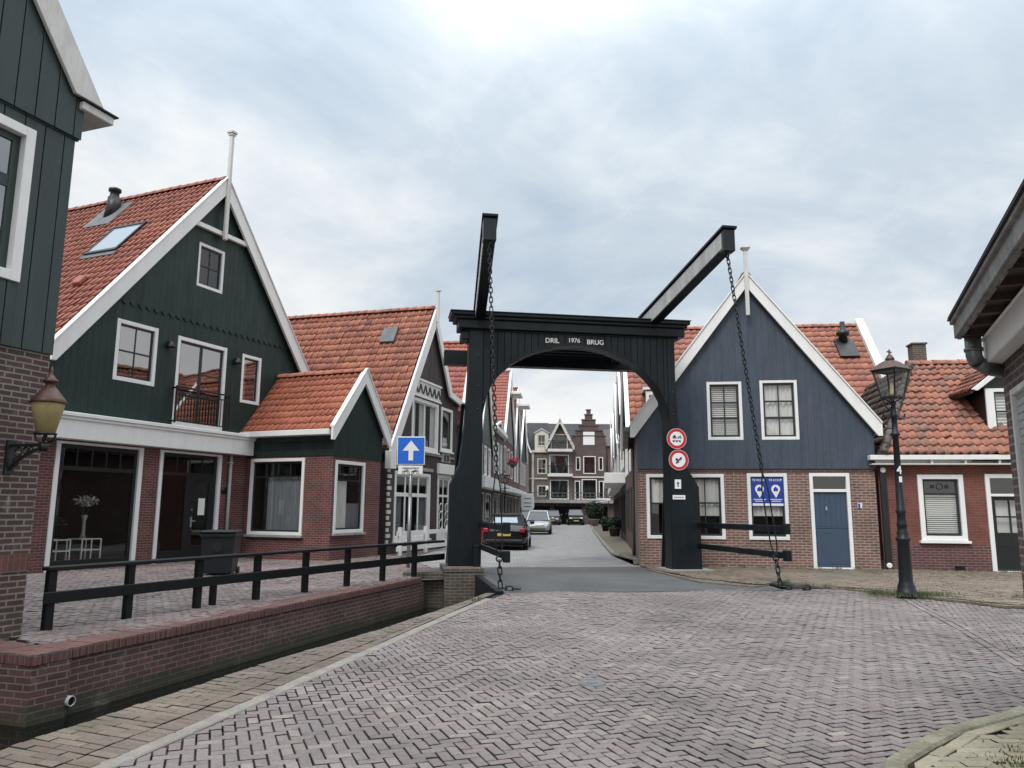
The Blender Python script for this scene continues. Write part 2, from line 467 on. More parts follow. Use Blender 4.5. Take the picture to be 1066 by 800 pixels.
def cells(x0, x1, z0, z1, openings, xc=()):
    xs = sorted(set([x0, x1] + [min(max(v, x0), x1) for o in openings for v in (o[0], o[2])] + list(xc)))
    for a, b in zip(xs, xs[1:]):
        if b - a < 1e-5: continue
        cut = sorted((max(o[1], z0), min(o[3], z1)) for o in openings if o[0] < (a+b)/2 < o[2] and o[3] > z0 and o[1] < z1)
        z = z0
        for c0, c1 in cut:
            if c0 > z + 1e-5: yield a, b, z, c0
            z = max(z, c1)
        if z1 > z + 1e-5: yield a, b, z, z1

def wall(mb, prof, openings=(), y=0, T=ID, mi=0, z0=None, z1=None):
    xs = [p[0] for p in prof]; zs = [p[1] for p in prof]
    a0, a1 = (min(zs) if z0 is None else z0), (max(zs) if z1 is None else z1)
    for a, b, c, d in cells(min(xs), max(xs), a0, a1, openings):
        q = clip_convex([(a,c),(b,c),(b,d),(a,d)], prof)
        if q: mb.poly([(x, y, z) for x, z in q], mi, T)

def boards(mb, prof, openings=(), y=0, bw=.25, th=.022, gap=.012, T=ID, mi=0, z0=None, z1=None, off=0., jit=.0):
    xs = [p[0] for p in prof]; zs = [p[1] for p in prof]
    a0, a1 = (min(zs) if z0 is None else z0), (max(zs) if z1 is None else z1)
    x = min(xs) - off
    while x < max(xs):
        l, r = max(x + gap/2, min(xs)), min(x + bw - gap/2, max(xs))
        x += bw
        if r - l < .01: continue
        t = th + random.uniform(-jit, jit)
        for a, b, c, d in cells(l, r, a0, a1, openings):
            q = clip_convex([(a,c),(b,c),(b,d),(a,d)], prof)
            if q: mb.prism(q, y - t, y, mi, T)

def window(par, x0, z0, x1, z1, T=ID, cw=.09, mx=(.5,), mz=(.5,), frame='white', sash='sash', curtain=None,
           depth=.09, proud=.035, name='window', sill=None, sw=.055, bar=.032, gl='glass', bars=None, room=.7, simple=False, label=None):
    e = .004
    m = MB()
    m.box(x0-e, x0+cw, -proud, depth, z0-e, z1+e, 0, T); m.box(x1-cw, x1+e, -proud, depth, z0-e, z1+e, 0, T)
    m.box(x0+cw, x1-cw, -proud+.002, depth, z1-cw, z1+e-.002, 0, T); m.box(x0+cw, x1-cw, -proud+.002, depth, z0-e+.002, z0+cw, 0, T)
    fr = m.build(name, frame, par, bevel=.006 if not simple else 0, label=label)
    if sill:
        s = MB(); s.box(x0-.06, x1+.06, -proud-.07, .02, z0-.075, z0-e-.003, 0, T); s.build('sill', sill, fr, bevel=.006)
    a, b, c, d = x0+cw, x1-cw, z0+cw, z1-cw
    m = MB(); y0, y1 = .028, .075
    m.box(a, a+sw, y0, y1, c, d, 0, T); m.box(b-sw, b, y0, y1, c, d, 0, T)
    m.box(a+sw, b-sw, y0+.002, y1, c, c+sw, 0, T); m.box(a+sw, b-sw, y0+.002, y1, d-sw, d, 0, T)
    for f in mx:
        x = a + (b-a)*f; m.box(x-bar/2, x+bar/2, y0+.006, y1-.006, c+sw, d-sw, 0, T)
    for f in mz:
        z = c + (d-c)*f; m.box(a+sw, b-sw, y0+.003, y1-.003, z-bar*.7, z+bar*.7, 0, T)
    for (p, q, r_, s_) in (bars or ()):            # extra bars in fractions
        m.box(a+(b-a)*p, a+(b-a)*q, y0+.008, y1-.008, c+(d-c)*r_, c+(d-c)*s_, 0, T)
    m.build('sash', sash, fr, bevel=.004 if not simple else 0)
    m = MB(); m.poly([(a+sw,.052,c+sw),(b-sw,.052,c+sw),(b-sw,.052,d-sw),(a+sw,.052,d-sw)], 0, T); m.build('pane', gl, fr)
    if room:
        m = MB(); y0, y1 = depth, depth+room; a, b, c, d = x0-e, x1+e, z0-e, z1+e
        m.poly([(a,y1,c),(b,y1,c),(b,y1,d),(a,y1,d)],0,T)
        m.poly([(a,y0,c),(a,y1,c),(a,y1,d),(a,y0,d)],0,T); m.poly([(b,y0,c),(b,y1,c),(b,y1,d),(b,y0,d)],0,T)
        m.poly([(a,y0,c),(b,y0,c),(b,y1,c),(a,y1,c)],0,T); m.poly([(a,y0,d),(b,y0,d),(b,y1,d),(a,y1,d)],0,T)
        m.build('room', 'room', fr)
    if curtain:
        for (ca, cb, cc, cd, cm) in curtain:
            a, b, c, d = x0+cw, x1-cw, z0+cw, z1-cw
            m = MB()
            xa, xb, za, zb = a+(b-a)*ca, a+(b-a)*cb, c+(d-c)*cc, c+(d-c)*cd
            if cm == 'blind':
                z = za
                while z < zb:
                    m.poly([(xa,.115,z),(xb,.115,z),(xb,.15,z+.042),(xa,.15,z+.042)],0,T); z += .056
            else:
                n = max(8, int((xb-xa)/.025)); ph = random.random()*6
                pts = [(xa+(xb-xa)*i/n, .13+.022*math.sin(i*1.1+ph)+.01*math.sin(i*.37)) for i in range(n+1)]
                i0 = m.verts([(x,y,za) for x,y in pts]+[(x,y,zb) for x,y in pts], T)
                for i in range(n): m.face((i0+i,i0+i+1,i0+n+2+i,i0+n+1+i),0,None,True)
            m.build('blind' if cm == 'blind' else 'curtain', cm, fr)
    return fr

def add_tiles(mb, o, u, v, W, L, tw=.24, th=.34, mi=0, keep=None, jit=.004, amp=.038, lift=.028, seed=1):
    rng = np.random.default_rng(seed)
    o, u, v = np.array(o, float), np.array(u, float), np.array(v, float)
    u /= np.linalg.norm(u); v /= np.linalg.norm(v); n = np.cross(u, v)
    nc = max(1, round(W/tw)); tw = W/nc; nr = max(1, round(L/th)); th = L/nr
    S = 6; tt = np.linspace(0, 1, S+1)
    h = amp*np.array([.10, .0, .06, .42, .92, 1.0, .62])
    for r in range(nr):
        jl = rng.normal(0, jit, nc); jv = rng.normal(0, jit*1.6, nc); jt = rng.normal(0, jit, nc)
        c = np.arange(nc)
        for k in range(nc):
            if keep is not None and not keep((k+.5)*tw, (r+.5)*th): continue
            uu = (k+tt)*tw
            rows = []
            for vv, hh in ((r*th+jv[k], -.02), (r*th+jv[k], lift+jl[k]), ((r+1)*th+.015, .0)):
                rows.append(o + np.outer(uu, u) + vv*v + np.outer(h+hh+jt[k]*(tt-.5), n))
            b = len(mb.v)
            for rw in rows: mb.v.extend(map(tuple, rw))
            w = S+1; uv = (k+.5+seed*.37, r+.5)
            for q in range(2):
                for i in range(S):
                    mb.face((b+q*w+i, b+q*w+i+1, b+(q+1)*w+i+1, b+(q+1)*w+i), mi, uv, q == 1)

def ridge_tiles(mb, p0, p1, r=.13, mi=0, seed=3, step=.38):
    p0, p1 = Vector(p0), Vector(p1); L = (p1-p0).length; d = (p1-p0)/L
    a = d.cross(Vector((0,0,1))).normalized(); c = a.cross(d)
    n = max(1, round(L/step)); rng = random.Random(seed)
    for i in range(n):
        q0, q1 = p0+d*(L*i/n-.03), p0+d*(L*(i+1)/n); k = 7; dz = rng.uniform(-.008, .008)
        b = len(mb.v)
        for q, rr in ((q0, r*1.08), (q1, r*.94)):
            for j in range(k+1):
                t = math.pi*(j/k)*1.1-.05*math.pi
                mb.v.append(tuple(q + a*rr*math.cos(t) + c*(rr*math.sin(t)*.85+dz)))
        for j in range(k): mb.face((b+j, b+j+1, b+k+2+j, b+k+1+j), mi, (i+.5, 77.5+seed), True)
        mb.face([b+j for j in range(k, -1, -1)], mi, (i+.5, 77.5+seed))

def gable_roof(par, xl, zl, xa, za, xr, zr, y0, y1, tile, th=.34, tw=.24, jit=.004, seed=1, sides='lr', thick=.10, name='roof', keepl=None):
    mb = MB()
    if 'l' in sides:
        v = np.array([xa-xl, 0, za-zl]); L = np.linalg.norm(v)
        add_tiles(mb, (xl, y1, zl), (0,-1,0), v, y1-y0, L, tw, th, 0, keepl, jit, seed=seed)
    if 'r' in sides:
        v = np.array([xa-xr, 0, za-zr]); L = np.linalg.norm(v)
        add_tiles(mb, (xr, y0, zr), (0,1,0), v, y1-y0, L, tw, th, 0, None, jit, seed=seed+50)
    g = .035
    mb.prism([(xl, zl-g), (xa, za-g), (xr, zr-g), (xr, zr-g-thick), (xa, za-g-thick*1.6), (xl, zl-g-thick)], y0+.03, y1-.03, 1)
    ridge_tiles(mb, (xa, y0, za+.0), (xa, y1, za+.0), .14, 0, seed)
    return mb.build(name, [tile, 'slate'], par)

def barge(par, xl, zl, xa, za, xr, zr, w, y0, y1, matn='white', name='bargeboard', lift=.06, ends=True):
    """two rake boards, each a part, outer edge following the roof line"""
    sl = (za-zl)/(xa-xl); sr = (za-zr)/(xr-xa)
    wl = w*math.hypot(1, sl); wr = w*math.hypot(1, sr)
    for (xe, ze, ww, side) in ((xl, zl, wl, -1), (xr, zr, wr, 1)):
        m = MB()
        m.prism([(xe, ze+lift), (xe, ze+lift-ww*.8), (xe - side*.12, ze+lift-ww*.8), (xa, za+lift-ww), (xa, za+lift)][::1 if side < 0 else -1], y0, y1)
        s_ = .035*math.hypot(1, sl)
        m.prism([(xe, ze+lift+.004), (xa, za+lift+.004), (xa, za+lift+.004+s_), (xe, ze+lift+.004+s_)], y0-.04, y1+.05, 0)
        m.build(name, matn, par, bevel=.006)

def leaves(mb, c, rad, n, size, mi=0, squash=1., shell=.35, seed=0):
    rng = random.Random(seed)
    for _ in range(n):
        d = Vector((rng.gauss(0,1), rng.gauss(0,1), rng.gauss(0,1))).normalized()
        p = Vector(c) + Vector((d.x, d.y, d.z*squash)) * rad * (shell+(1-shell)*rng.random()**.6)
        a = Vector((rng.gauss(0,1), rng.gauss(0,1), rng.gauss(0,1))).normalized()
        b = a.cross(Vector((rng.gauss(0,1), rng.gauss(0,1), rng.gauss(0,1)))).normalized()
        s = size*rng.uniform(.6, 1.3)
        mb.poly([tuple(p-a*s), tuple(p+b*s*.45), tuple(p+a*s), tuple(p-b*s*.45)], mi)

def tufts(mb, spots, h=.12, n=26, spread=.12, seed=0):
    rng = random.Random(seed)
    for (x, y, z, k) in spots:
        for _ in range(int(n*k)):
            px, py = x+rng.gauss(0, spread*k), y+rng.gauss(0, spread*k)
            t = rng.uniform(0, 6.28); l = h*rng.uniform(.4, 1.2); lean = rng.uniform(.1, .8)*l
            dx, dy = math.cos(t), math.sin(t); w = .006
            mb.poly([(px-dy*w, py+dx*w, z), (px+dy*w, py-dx*w, z), (px+dx*lean*.5+dy*w*.7, py+dy*lean*.5-dx*w*.7, z+l*.65), (px+dx*lean, py+dy*lean, z+l)], 0)

def text_mesh(body, size, matrix, name, matn, par, extrude=.004, align='CENTER'):
    cu = bpy.data.curves.new('lettering', 'FONT'); cu.body = body; cu.size = size; cu.align_x = align; cu.extrude = extrude; cu.offset = size*.012
    to = bpy.data.objects.new('lettering', cu); COL.objects.link(to)
    dg = bpy.context.evaluated_depsgraph_get()
    me = bpy.data.meshes.new_from_object(to.evaluated_get(dg))
    bpy.data.objects.remove(to); bpy.data.curves.remove(cu)
    me.transform(matrix); me.name = name
    me.materials.clear(); me.materials.append(M[matn])
    o = bpy.data.objects.new(name, me); COL.objects.link(o); o.parent = par
    return o
# text standing upright in the xz plane, read from -y
def upright(x, y, z, rz=0): return Matrix.Translation((x, y, z)) @ Matrix.Rotation(R(rz), 4, 'Z') @ Matrix.Rotation(R(90), 4, 'X')
SKYLOC, CLOUD, CLOUD_TOP, SUN, EXPO = (3.1,1.9,0), .92, 4.0, 1.5, 0.52
# ------------------------------------------------------------------ the setting
CANAL = [(-4.9,-1.0), (-3.35,5.38), (-2.51,8.38), (-1.69,10.69), (-.85,13.6), (-.45,15.2), (2.9,15.9), (2.4,19.6), (-.9,19.2),
         (-2.06,18.5), (-5.15,8.66), (-6.3,9.25), (-9.9,-1.0)]
def sheet(name, polys, z, matn, kind='structure'):
    mb = MB()
    for p in polys:
        if isinstance(p, tuple):       # outer, holes
            loops = [[Vector((x,y,0)) for x,y in l] for l in p]
            flatp = [q for l in loops for q in l]
            n = mb.verts([(q.x,q.y,z) for q in flatp])
            for t in tessellate_polygon(loops): mb.face([n+i for i in t])
        else: mb.poly([(x,y,z) for x,y in p])
    o = mb.build(name, matn, None, kind=kind)
    return o
sheet('ground', [([(-900,-300),(900,-300),(900,1500),(-900,1500)], CANAL)], -.06, 'soil')
sheet('canal_bed', [[(-12,-2),(4,-2),(4,21),(-12,21)]], -1.6, 'bed')
sheet('canal_water', [[(-11,-1.5),(4,-1.5),(4,20.5),(-11,20.5)]], -.73, 'water')
mb = MB()    # brick sides of the channel on the road side and below the bridge
for a, b in zip(CANAL[:8], CANAL[1:9]):
    mb.poly([(a[0],a[1],-1.6),(b[0],b[1],-1.6),(b[0],b[1],-.03),(a[0],a[1],-.03)])
mb.build('canal_bank', 'bk_canal', None, kind='structure')

# stone line and brick edge between road and canal
S0, S1 = np.array([-2.61,5.07]), np.array([-.53,14.06])
def stone_at(y): return S0 + (S1-S0)*((y-S0[1])/(S1[1]-S0[1]))
def edge_at(y):
    P = CANAL[:6]
    for a, b in zip(P, P[1:]):
        if a[1] <= y <= b[1]: return np.array([a[0]+(b[0]-a[0])*(y-a[1])/(b[1]-a[1]), y])
    return np.array([P[-1][0], y])
def brick_block(mb, q, z, h=.05, inset=.006, ch=.004, tilt=1.0, mi=0, side=1):
    """one paver: convex polygon q (xy, ccw), top at z; its sides carry the joint sand"""
    k = len(q)
    c = [sum(p[0] for p in q)/k, sum(p[1] for p in q)/k]
    def sh(i, d):        # move a corner in from both its edges
        p, a, b = q[i], q[i-1], q[(i+1) % k]
        la, lb = math.hypot(a[0]-p[0], a[1]-p[1])+1e-9, math.hypot(b[0]-p[0], b[1]-p[1])+1e-9
        return (p[0]+(a[0]-p[0])/la*d+(b[0]-p[0])/lb*d, p[1]+(a[1]-p[1])/la*d+(b[1]-p[1])/lb*d)
    o = [sh(i, inset) for i in range(k)]; t = [sh(i, inset+ch) for i in range(k)]
    tx, ty = random.gauss(0, .005*tilt), random.gauss(0, .005*tilt); dz = random.gauss(0, .0015)
    f = lambda p, zz: (p[0], p[1], zz + dz + (p[0]-c[0])*tx*4 + (p[1]-c[1])*ty*4)
    n = mb.verts([f(p, z-h) for p in o] + [f(p, z-ch) for p in o] + [f(p, z) for p in t])
    uv = (random.random()*97, random.random()*89)
    mb.face(range(n+2*k, n+3*k), mi, uv)
    for i in range(k):
        j = (i+1) % k
        mb.face((n+i,n+j,n+k+j,n+k+i), side, uv); mb.face((n+k+i,n+k+j,n+2*k+j,n+2*k+i), mi, uv)
def clip_line(q, p0, p1):
    """keep the part of polygon q to the right of the line p0-p1"""
    s = lambda p: (p1[0]-p0[0])*(p[1]-p0[1])-(p1[1]-p0[1])*(p[0]-p0[0])
    out = []
    for a, b in zip(q, q[1:]+q[:1]):
        sa, sb = s(a), s(b)
        if sa <= 0: out.append(a)
        if (sa < 0 < sb) or (sb < 0 < sa):
            t = sa/(sa-sb); out.append((a[0]+(b[0]-a[0])*t, a[1]+(b[1]-a[1])*t))
    return out
def area(q): return abs(sum(a[0]*b[1]-b[0]*a[1] for a, b in zip(q, q[1:]+q[:1])))/2
mb = MB(); y = 3.0
while y < 15.1:
    ya, yb = y, y+.088; y = yb
    A, B, C, D = edge_at(ya), stone_at(ya), stone_at(yb), edge_at(yb)
    w = B[0]-A[0]-.02
    if w < .1: continue
    row_ = int(round(y/.088)) % 2
    for f0, f1 in ((((0,.36),(.36,.72),(.74,1)) if row_ else ((0,.18),(.18,.54),(.54,.72),(.74,1))) if w > .3 else ((0,1),)):
        q = [(A[0]+w*f0, ya+.1-.42*w*f0), (A[0]+w*f1, ya+.1-.42*w*f1), (D[0]+w*f1, yb+.1-.42*w*f1), (D[0]+w*f0, yb+.1-.42*w*f0)]
        brick_block(mb, q, .006+random.gauss(0,.002), .05, .0055, .004, .6)
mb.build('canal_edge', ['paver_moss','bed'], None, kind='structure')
mb = MB(); y = 3.0
while y < 14.3:
    ya, yb = y, min(y+.95, 14.3); y = yb
    a, b = stone_at(ya), stone_at(yb)
    brick_block(mb, [(a[0], ya), (a[0]+.155, ya), (b[0]+.155, yb), (b[0], yb)], .004, .08, .004, .010, .25)
mb.build('road_kerb', ['stone','stone'], None, kind='structure')

# herringbone road of real bricks
def inside(p, poly):
    x, y = p; c = False; j = len(poly)-1
    for i in range(len(poly)):
        xi, yi = poly[i]; xj, yj = poly[j]
        if (yi > y) != (yj > y) and x < (xj-xi)*(y-yi)/(yj-yi)+xi: c = not c
        j = i
    return c
def und(x, y):    # settled, slightly dished surface
    return .016*math.sin(x*.9+y*.35)*math.cos(y*.55-x*.2) + .008*math.sin(x*2.3-y*1.7)
KERB_CURVE = [(1.2,2.2),(1.62,3.6),(2.36,5.18),(3.1,5.88),(4.08,6.50),(4.75,6.72),(6.0,6.75),(8.6,6.4)]
ROAD = [(-2.75,3.0),(-.40,13.9),(-.22,15.30),(5.25,16.30),(6.0,17.2),(7.45,15.25),(5.25,8.16),(4.85,6.74)] + [(4.08,6.50),(3.1,5.88),(2.36,5.18),(1.4,3.0)]
ROAD_R = [(7.60,15.35),(8.3,13.4),(9.6,13.3),(10.5,11),(9.5,6.4),(6.0,6.75),(4.85,6.74),(5.25,8.16)]
ROADX = [(-3.05,2.8),(-.60,14.0),(-.45,15.45),(5.25,16.45),(6.0,17.25),(7.62,15.35),(5.45,8.16),(4.98,6.74)] + ROAD[8:]
JA, JB = (5.22,8.0), (7.5,15.33)
LE0, LE1 = (S0[0]+.165, S0[1]), (S1[0]+.165, S1[1]); LF0, LF1 = (-.2,15.36), (5.3,16.32)
mb = MB(); LB, WB = .176, .088; ang = R(-21); ca, sa = math.cos(ang), math.sin(ang)   # brick axis
ax = np.array([-math.sin(R(21)), math.cos(R(21))]); ay = np.array([math.cos(R(21)), math.sin(R(21))])
for i in range(-160, 260):
    for j in range(-120, 300):
        m = (i-j) % 4
        if m == 0: a0, a1, b0, b1 = i*WB, i*WB+LB, j*WB, (j+1)*WB
        elif m == 3: a0, a1, b0, b1 = i*WB, (i+1)*WB, j*WB, j*WB+LB
        else: continue
        cx = ay*((a0+a1)/2)+ax*((b0+b1)/2)
        if not (2.8 < cx[1] < 17.3 and -3 < cx[0] < 7.6) or not inside(cx, ROADX): continue
        q = [tuple(ay*p+ax*r_) for p, r_ in ((a0,b0),(a1,b0),(a1,b1),(a0,b1))]
        q = clip_line(clip_line(q, LE0, LE1), LF0, LF1)
        if len(q) > 2: q = clip_line(q, JB, JA)
        if len(q) < 3 or area(q) < .002: continue
        brick_block(mb, q, und(*cx)+random.gauss(0,.0014), .05, .0066, .004)
# straight-laid part beyond the joint
JA2, JB2 = (5.22+.205,8.0-.064), (7.5+.205,15.33-.064)
d = np.array([.42,.90]); d /= np.linalg.norm(d); e = np.array([d[1],-d[0]])
o0 = np.array([5.35,7.0])
for r_ in range(0, 58):
    for k in range(-25, 150):
        a0, a1 = r_*LB+(k%2)*LB/2, r_*LB+LB+(k%2)*LB/2; b0, b1 = k*WB, (k+1)*WB
        c = o0+e*((a0+a1)/2-2.2)+d*((b0+b1)/2)
        if not inside(c, ROAD_R): continue
        q = [tuple(o0+e*(p-2.2)+d*s) for p, s in ((a0,b0),(a1,b0),(a1,b1),(a0,b1))]
        q = clip_line(q if area(q) and sum(a[0]*b[1]-b[0]*a[1] for a, b in zip(q, q[1:]+q[:1])) > 0 else q[::-1], JA2, JB2)
        if len(q) < 3 or area(q) < .002: continue
        brick_block(mb, q, und(*c)+random.gauss(0,.0014), .05, .0066, .004)
# double row of stretchers along the joint
J0, J1 = np.array([5.22,8.0]), np.array([7.5,15.33]); jd = (J1-J0)/np.linalg.norm(J1-J0); je = np.array([jd[1],-jd[0]])
s = 0.
while s < 7.6:
    for k in range(2):
        q = [tuple(J0+jd*p+je*w) for p, w in ((s+k*.1,.0+k*.108),(s+k*.1,.106+k*.108),(s+k*.1+.21,.106+k*.108),(s+k*.1+.21,k*.108))]
        brick_block(mb, q, und(*(J0+jd*s))+.004, .05, .006, .004)
    s += .214
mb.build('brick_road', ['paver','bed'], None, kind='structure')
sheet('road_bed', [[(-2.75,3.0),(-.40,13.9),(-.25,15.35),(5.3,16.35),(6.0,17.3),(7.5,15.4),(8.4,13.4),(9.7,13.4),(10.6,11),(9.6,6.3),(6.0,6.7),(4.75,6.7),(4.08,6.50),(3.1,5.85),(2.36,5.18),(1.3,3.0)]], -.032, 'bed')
# loose ground behind the camera: the same brick as a sheet
sheet('approach_road', [[(-4.9,-9),(-2.76,2.99),(1.3,2.99),(.6,-9)]], -.005, 'quay')

# kerb and mossy pavement at the corner
mb = MB(); pts = []
for a, b in zip(KERB_CURVE, KERB_CURVE[1:]):
    n = max(1, round(math.dist(a, b)/.42))
    pts += [(a[0]+(b[0]-a[0])*i/n, a[1]+(b[1]-a[1])*i/n) for i in range(n)]
pts.append(KERB_CURVE[-1])
nrm = []
for i in range(len(pts)):
    p, q = pts[max(0,i-1)], pts[min(len(pts)-1,i+1)]; L = math.dist(p, q); nrm.append(((q[1]-p[1])/L, -(q[0]-p[0])/L))
off = lambda i, w: (pts[i][0]+nrm[i][0]*w, pts[i][1]+nrm[i][1]*w)
for i in range(len(pts)-1):
    brick_block(mb, [off(i,0), off(i,.145), off(i+1,.145), off(i+1,0)][::-1], .062, .16, .002, .018)
mb.build('pavement_kerb', ['stone_moss','stone_moss'], None, kind='structure')
mb = MB()
for i in range(len(pts)-1):
    for f in (0, .5):
        lerp = lambda a, b, t: (a[0]+(b[0]-a[0])*t, a[1]+(b[1]-a[1])*t)
        brick_block(mb, [lerp(off(i,.18),off(i+1,.18),f), lerp(off(i,.28),off(i+1,.28),f), lerp(off(i,.28),off(i+1,.28),f+.5), lerp(off(i,.18),off(i+1,.18),f+.5)][::-1], .07, .06, .003, .006)
PV = [off(i, .3) for i in range(len(pts))] + [(8.6,2.0),(1.5,2.0)]
for r_ in range(0, 70):
    for k in range(0, 40):
        u0, v0 = 1.6+k*.2+(r_%2)*.1, 3.2+r_*.1
        c = (u0+.1, v0+.05)
        if inside(c, PV): brick_block(mb, [(u0,v0),(u0+.2,v0),(u0+.2,v0+.1),(u0,v0+.1)], .066+random.gauss(0,.003), .05, .004, .006)
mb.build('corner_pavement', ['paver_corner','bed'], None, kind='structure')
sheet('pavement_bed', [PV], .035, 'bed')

# street, quay and pavements
KR = [(5.7,22.0),(3.9,24.3),(3.55,27.6),(4.2,35.7),(6.15,58.9),(7.2,70),(8.3,82)]
sheet('street', [[(-2.6,21.0),(6.0,21.6)] + KR + [(1.0,82.6),(-.6,58),(-2.5,36),(-3.2,25.5)]], -.004, 'street')
QB = [(-5.25,9.1),(-2.25,18.3),(-1.95,20.6),(-3.3,25.4),(-4.3,27.2),(-5.5,23.8),(-8.6,25.1),(-11.3,19.0),(-11.6,17.8),(-6.4,10.1)]
mb = MB(); bx = np.array([math.cos(R(70)), math.sin(R(70))]); by = np.array([-bx[1], bx[0]])
for i in range(-50, 420):
    for j in range(-200, 200):
        m = (i-j) % 4
        if m == 0: a0, a1, b0, b1 = i*WB, i*WB+LB, j*WB, (j+1)*WB
        elif m == 3: a0, a1, b0, b1 = i*WB, (i+1)*WB, j*WB, j*WB+LB
        else: continue
        c = np.array([-6.0,9.0])+bx*((a0+a1)/2)+by*((b0+b1)/2)
        if inside(c, QB): brick_block(mb, [tuple(np.array([-6.0,9.0])+bx*p+by*r_) for p, r_ in ((a0,b0),(a1,b0),(a1,b1),(a0,b1))], .012+.5*und(*c)+random.gauss(0,.002), .04, .006, .004)
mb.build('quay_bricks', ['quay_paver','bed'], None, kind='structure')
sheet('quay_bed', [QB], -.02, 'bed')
sheet('quay_pavement', [[(-5.2,9.2),(-2.2,18.4),(-1.9,21.02),(-2.61,21.0),(-3.21,25.5),(-2.51,36),(-.61,58),(.99,82.6),(-6,83),(-12,50),(-20,30),(-14,15),(-6.5,9.6)]], -.035, 'quay')
sheet('far_square', [[(-6,82.6),(8.31,82.0),(14,82),(14,92),(-6,92)]], -.008, 'street')
PVR = [(5.1,16.55),(5.95,17.35),(7.5,15.36),(8.4,13.45),(9.8,13.4),(16,12),(20,21),(9,23),(3.6,23.1),(5.38,35),(6.5,48),(8.1,65),(9.3,82)] + KR[::-1] + [(6.0,21.59),(3.6,21.2),(4.2,17.5)]
def fillsheet(name, loop, z, matn, skirt=0):
    mb = MB(); l = [Vector((x,y,0)) for x,y in loop]; n = mb.verts([(x,y,z) for x,y in loop])
    for t in tessellate_polygon([l]): mb.face([n+i for i in t])
    if skirt:
        k = len(loop); b = mb.verts([(x,y,z-skirt) for x,y in loop])
        for i in range(k): mb.face((n+i, n+(i+1)%k, b+(i+1)%k, b+i))
    return mb.build(name, matn, None, kind='structure')
fillsheet('side_pavement', PVR, .035, 'walk', .1)
WK = [(5.3,16.75),(5.95,17.45),(7.55,15.5),(8.45,13.6),(9.7,13.5),(16,12.2),(18,19.8),(13.5,20.8),(8.85,21.47),(3.75,22.2),(3.75,21.3),(4.3,18.2)]
mb = MB(); wx, wy = np.array([math.cos(R(-8)), math.sin(R(-8))]), np.array([math.sin(R(8)), math.cos(R(8))])
for r_ in range(-10, 110):
    for k in range(-10, 90):
        u0, v0 = k*.21+(r_%2)*.105, r_*.1
        c = np.array([3.2,14.2])+wx*(u0+.105)+wy*(v0+.05)
        if inside(c, WK): brick_block(mb, [tuple(np.array([3.2,14.2])+wx*p+wy*s) for p, s in ((u0,v0),(u0+.21,v0),(u0+.21,v0+.1),(u0,v0+.1))], .05+1.2*und(*c)+random.gauss(0,.002), .05, .006, .004)
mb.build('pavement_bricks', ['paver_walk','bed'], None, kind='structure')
mb = MB()
for a, b in zip(KR, KR[1:]):
    L = math.dist(a, b); dx, dy = (b[0]-a[0])/L, (b[1]-a[1])/L; n = max(1, round(L/1.0))
    for i in range(n):
        p, q = (a[0]+dx*L*i/n, a[1]+dy*L*i/n), (a[0]+dx*L*(i+1)/n, a[1]+dy*L*(i+1)/n)
        brick_block(mb, [(p[0]-dy*.02,p[1]+dx*.02),(p[0]+dy*.13,p[1]-dx*.13),(q[0]+dy*.13,q[1]-dx*.13),(q[0]-dy*.02,q[1]+dx*.02)], .10, .16, .004, .012)
mb.build('street_kerb', ['stone','stone'], None, kind='structure')

# metal cover and a few fallen leaves in the road
mb = MB(); mb.lathe([(.13,-.02),(.13,.014),(.115,.017)],(.76,7.47,0),20,0); mb.lathe([(.05,.017),(.05,.021)],(.76,7.47,0),12,0)
tag(mb.build('valve_cover', 'lead', None), 'small round grey metal cover set into the brick road', 'cover')
# weeds
mb = MB()
tufts(mb, [(7.45+random.gauss(0,.32), 15.05+random.gauss(0,.14), .03, .9) for _ in range(18)] + [(7.9,14.9,.03,.8),(7.0,15.2,.02,.6)]
      + [(9.0+i*.16, 14.5+random.gauss(0,.12)+i*.02, .035, .5) for i in range(16)] + [(9.9+i*.3,21.0-i*.04,.035,.35) for i in range(12)] + [(4.4+.5*i,22.0-.07*i,.05,.35) for i in range(11)] + [(6.0+.3*i,17.2-.37*i,.04,.4) for i in range(5)], .075, 80, .18, 1)
tufts(mb, [(3.55+random.gauss(0,.16), 5.35+random.gauss(0,.16), .06, .7) for _ in range(10)], .028, 160, .13, 2)
tufts(mb, [(-.62,13.9,.0,.5),(-.55,14.1,.0,.4),(-.75,14.15,.0,.4)], .07, 50, .1, 3)
tufts(mb, [(4.9+i*.14, 16.6+i*.15+random.gauss(0,.05), .02, .35) for i in range(9)] + [(7.2+.16*i,15.5+.1*i,.03,.3) for i in range(6)], .06, 40, .1, 4)
tufts(mb, [(3.7+i*.1,22.8+random.gauss(0,.05),.035,.4) for i in range(9)], .07, 40, .1, 5)
w = mb.build('weeds', 'grass', None, kind='stuff'); w['label'] = 'thin green weeds along the paving edges'; w['category'] = 'weeds'
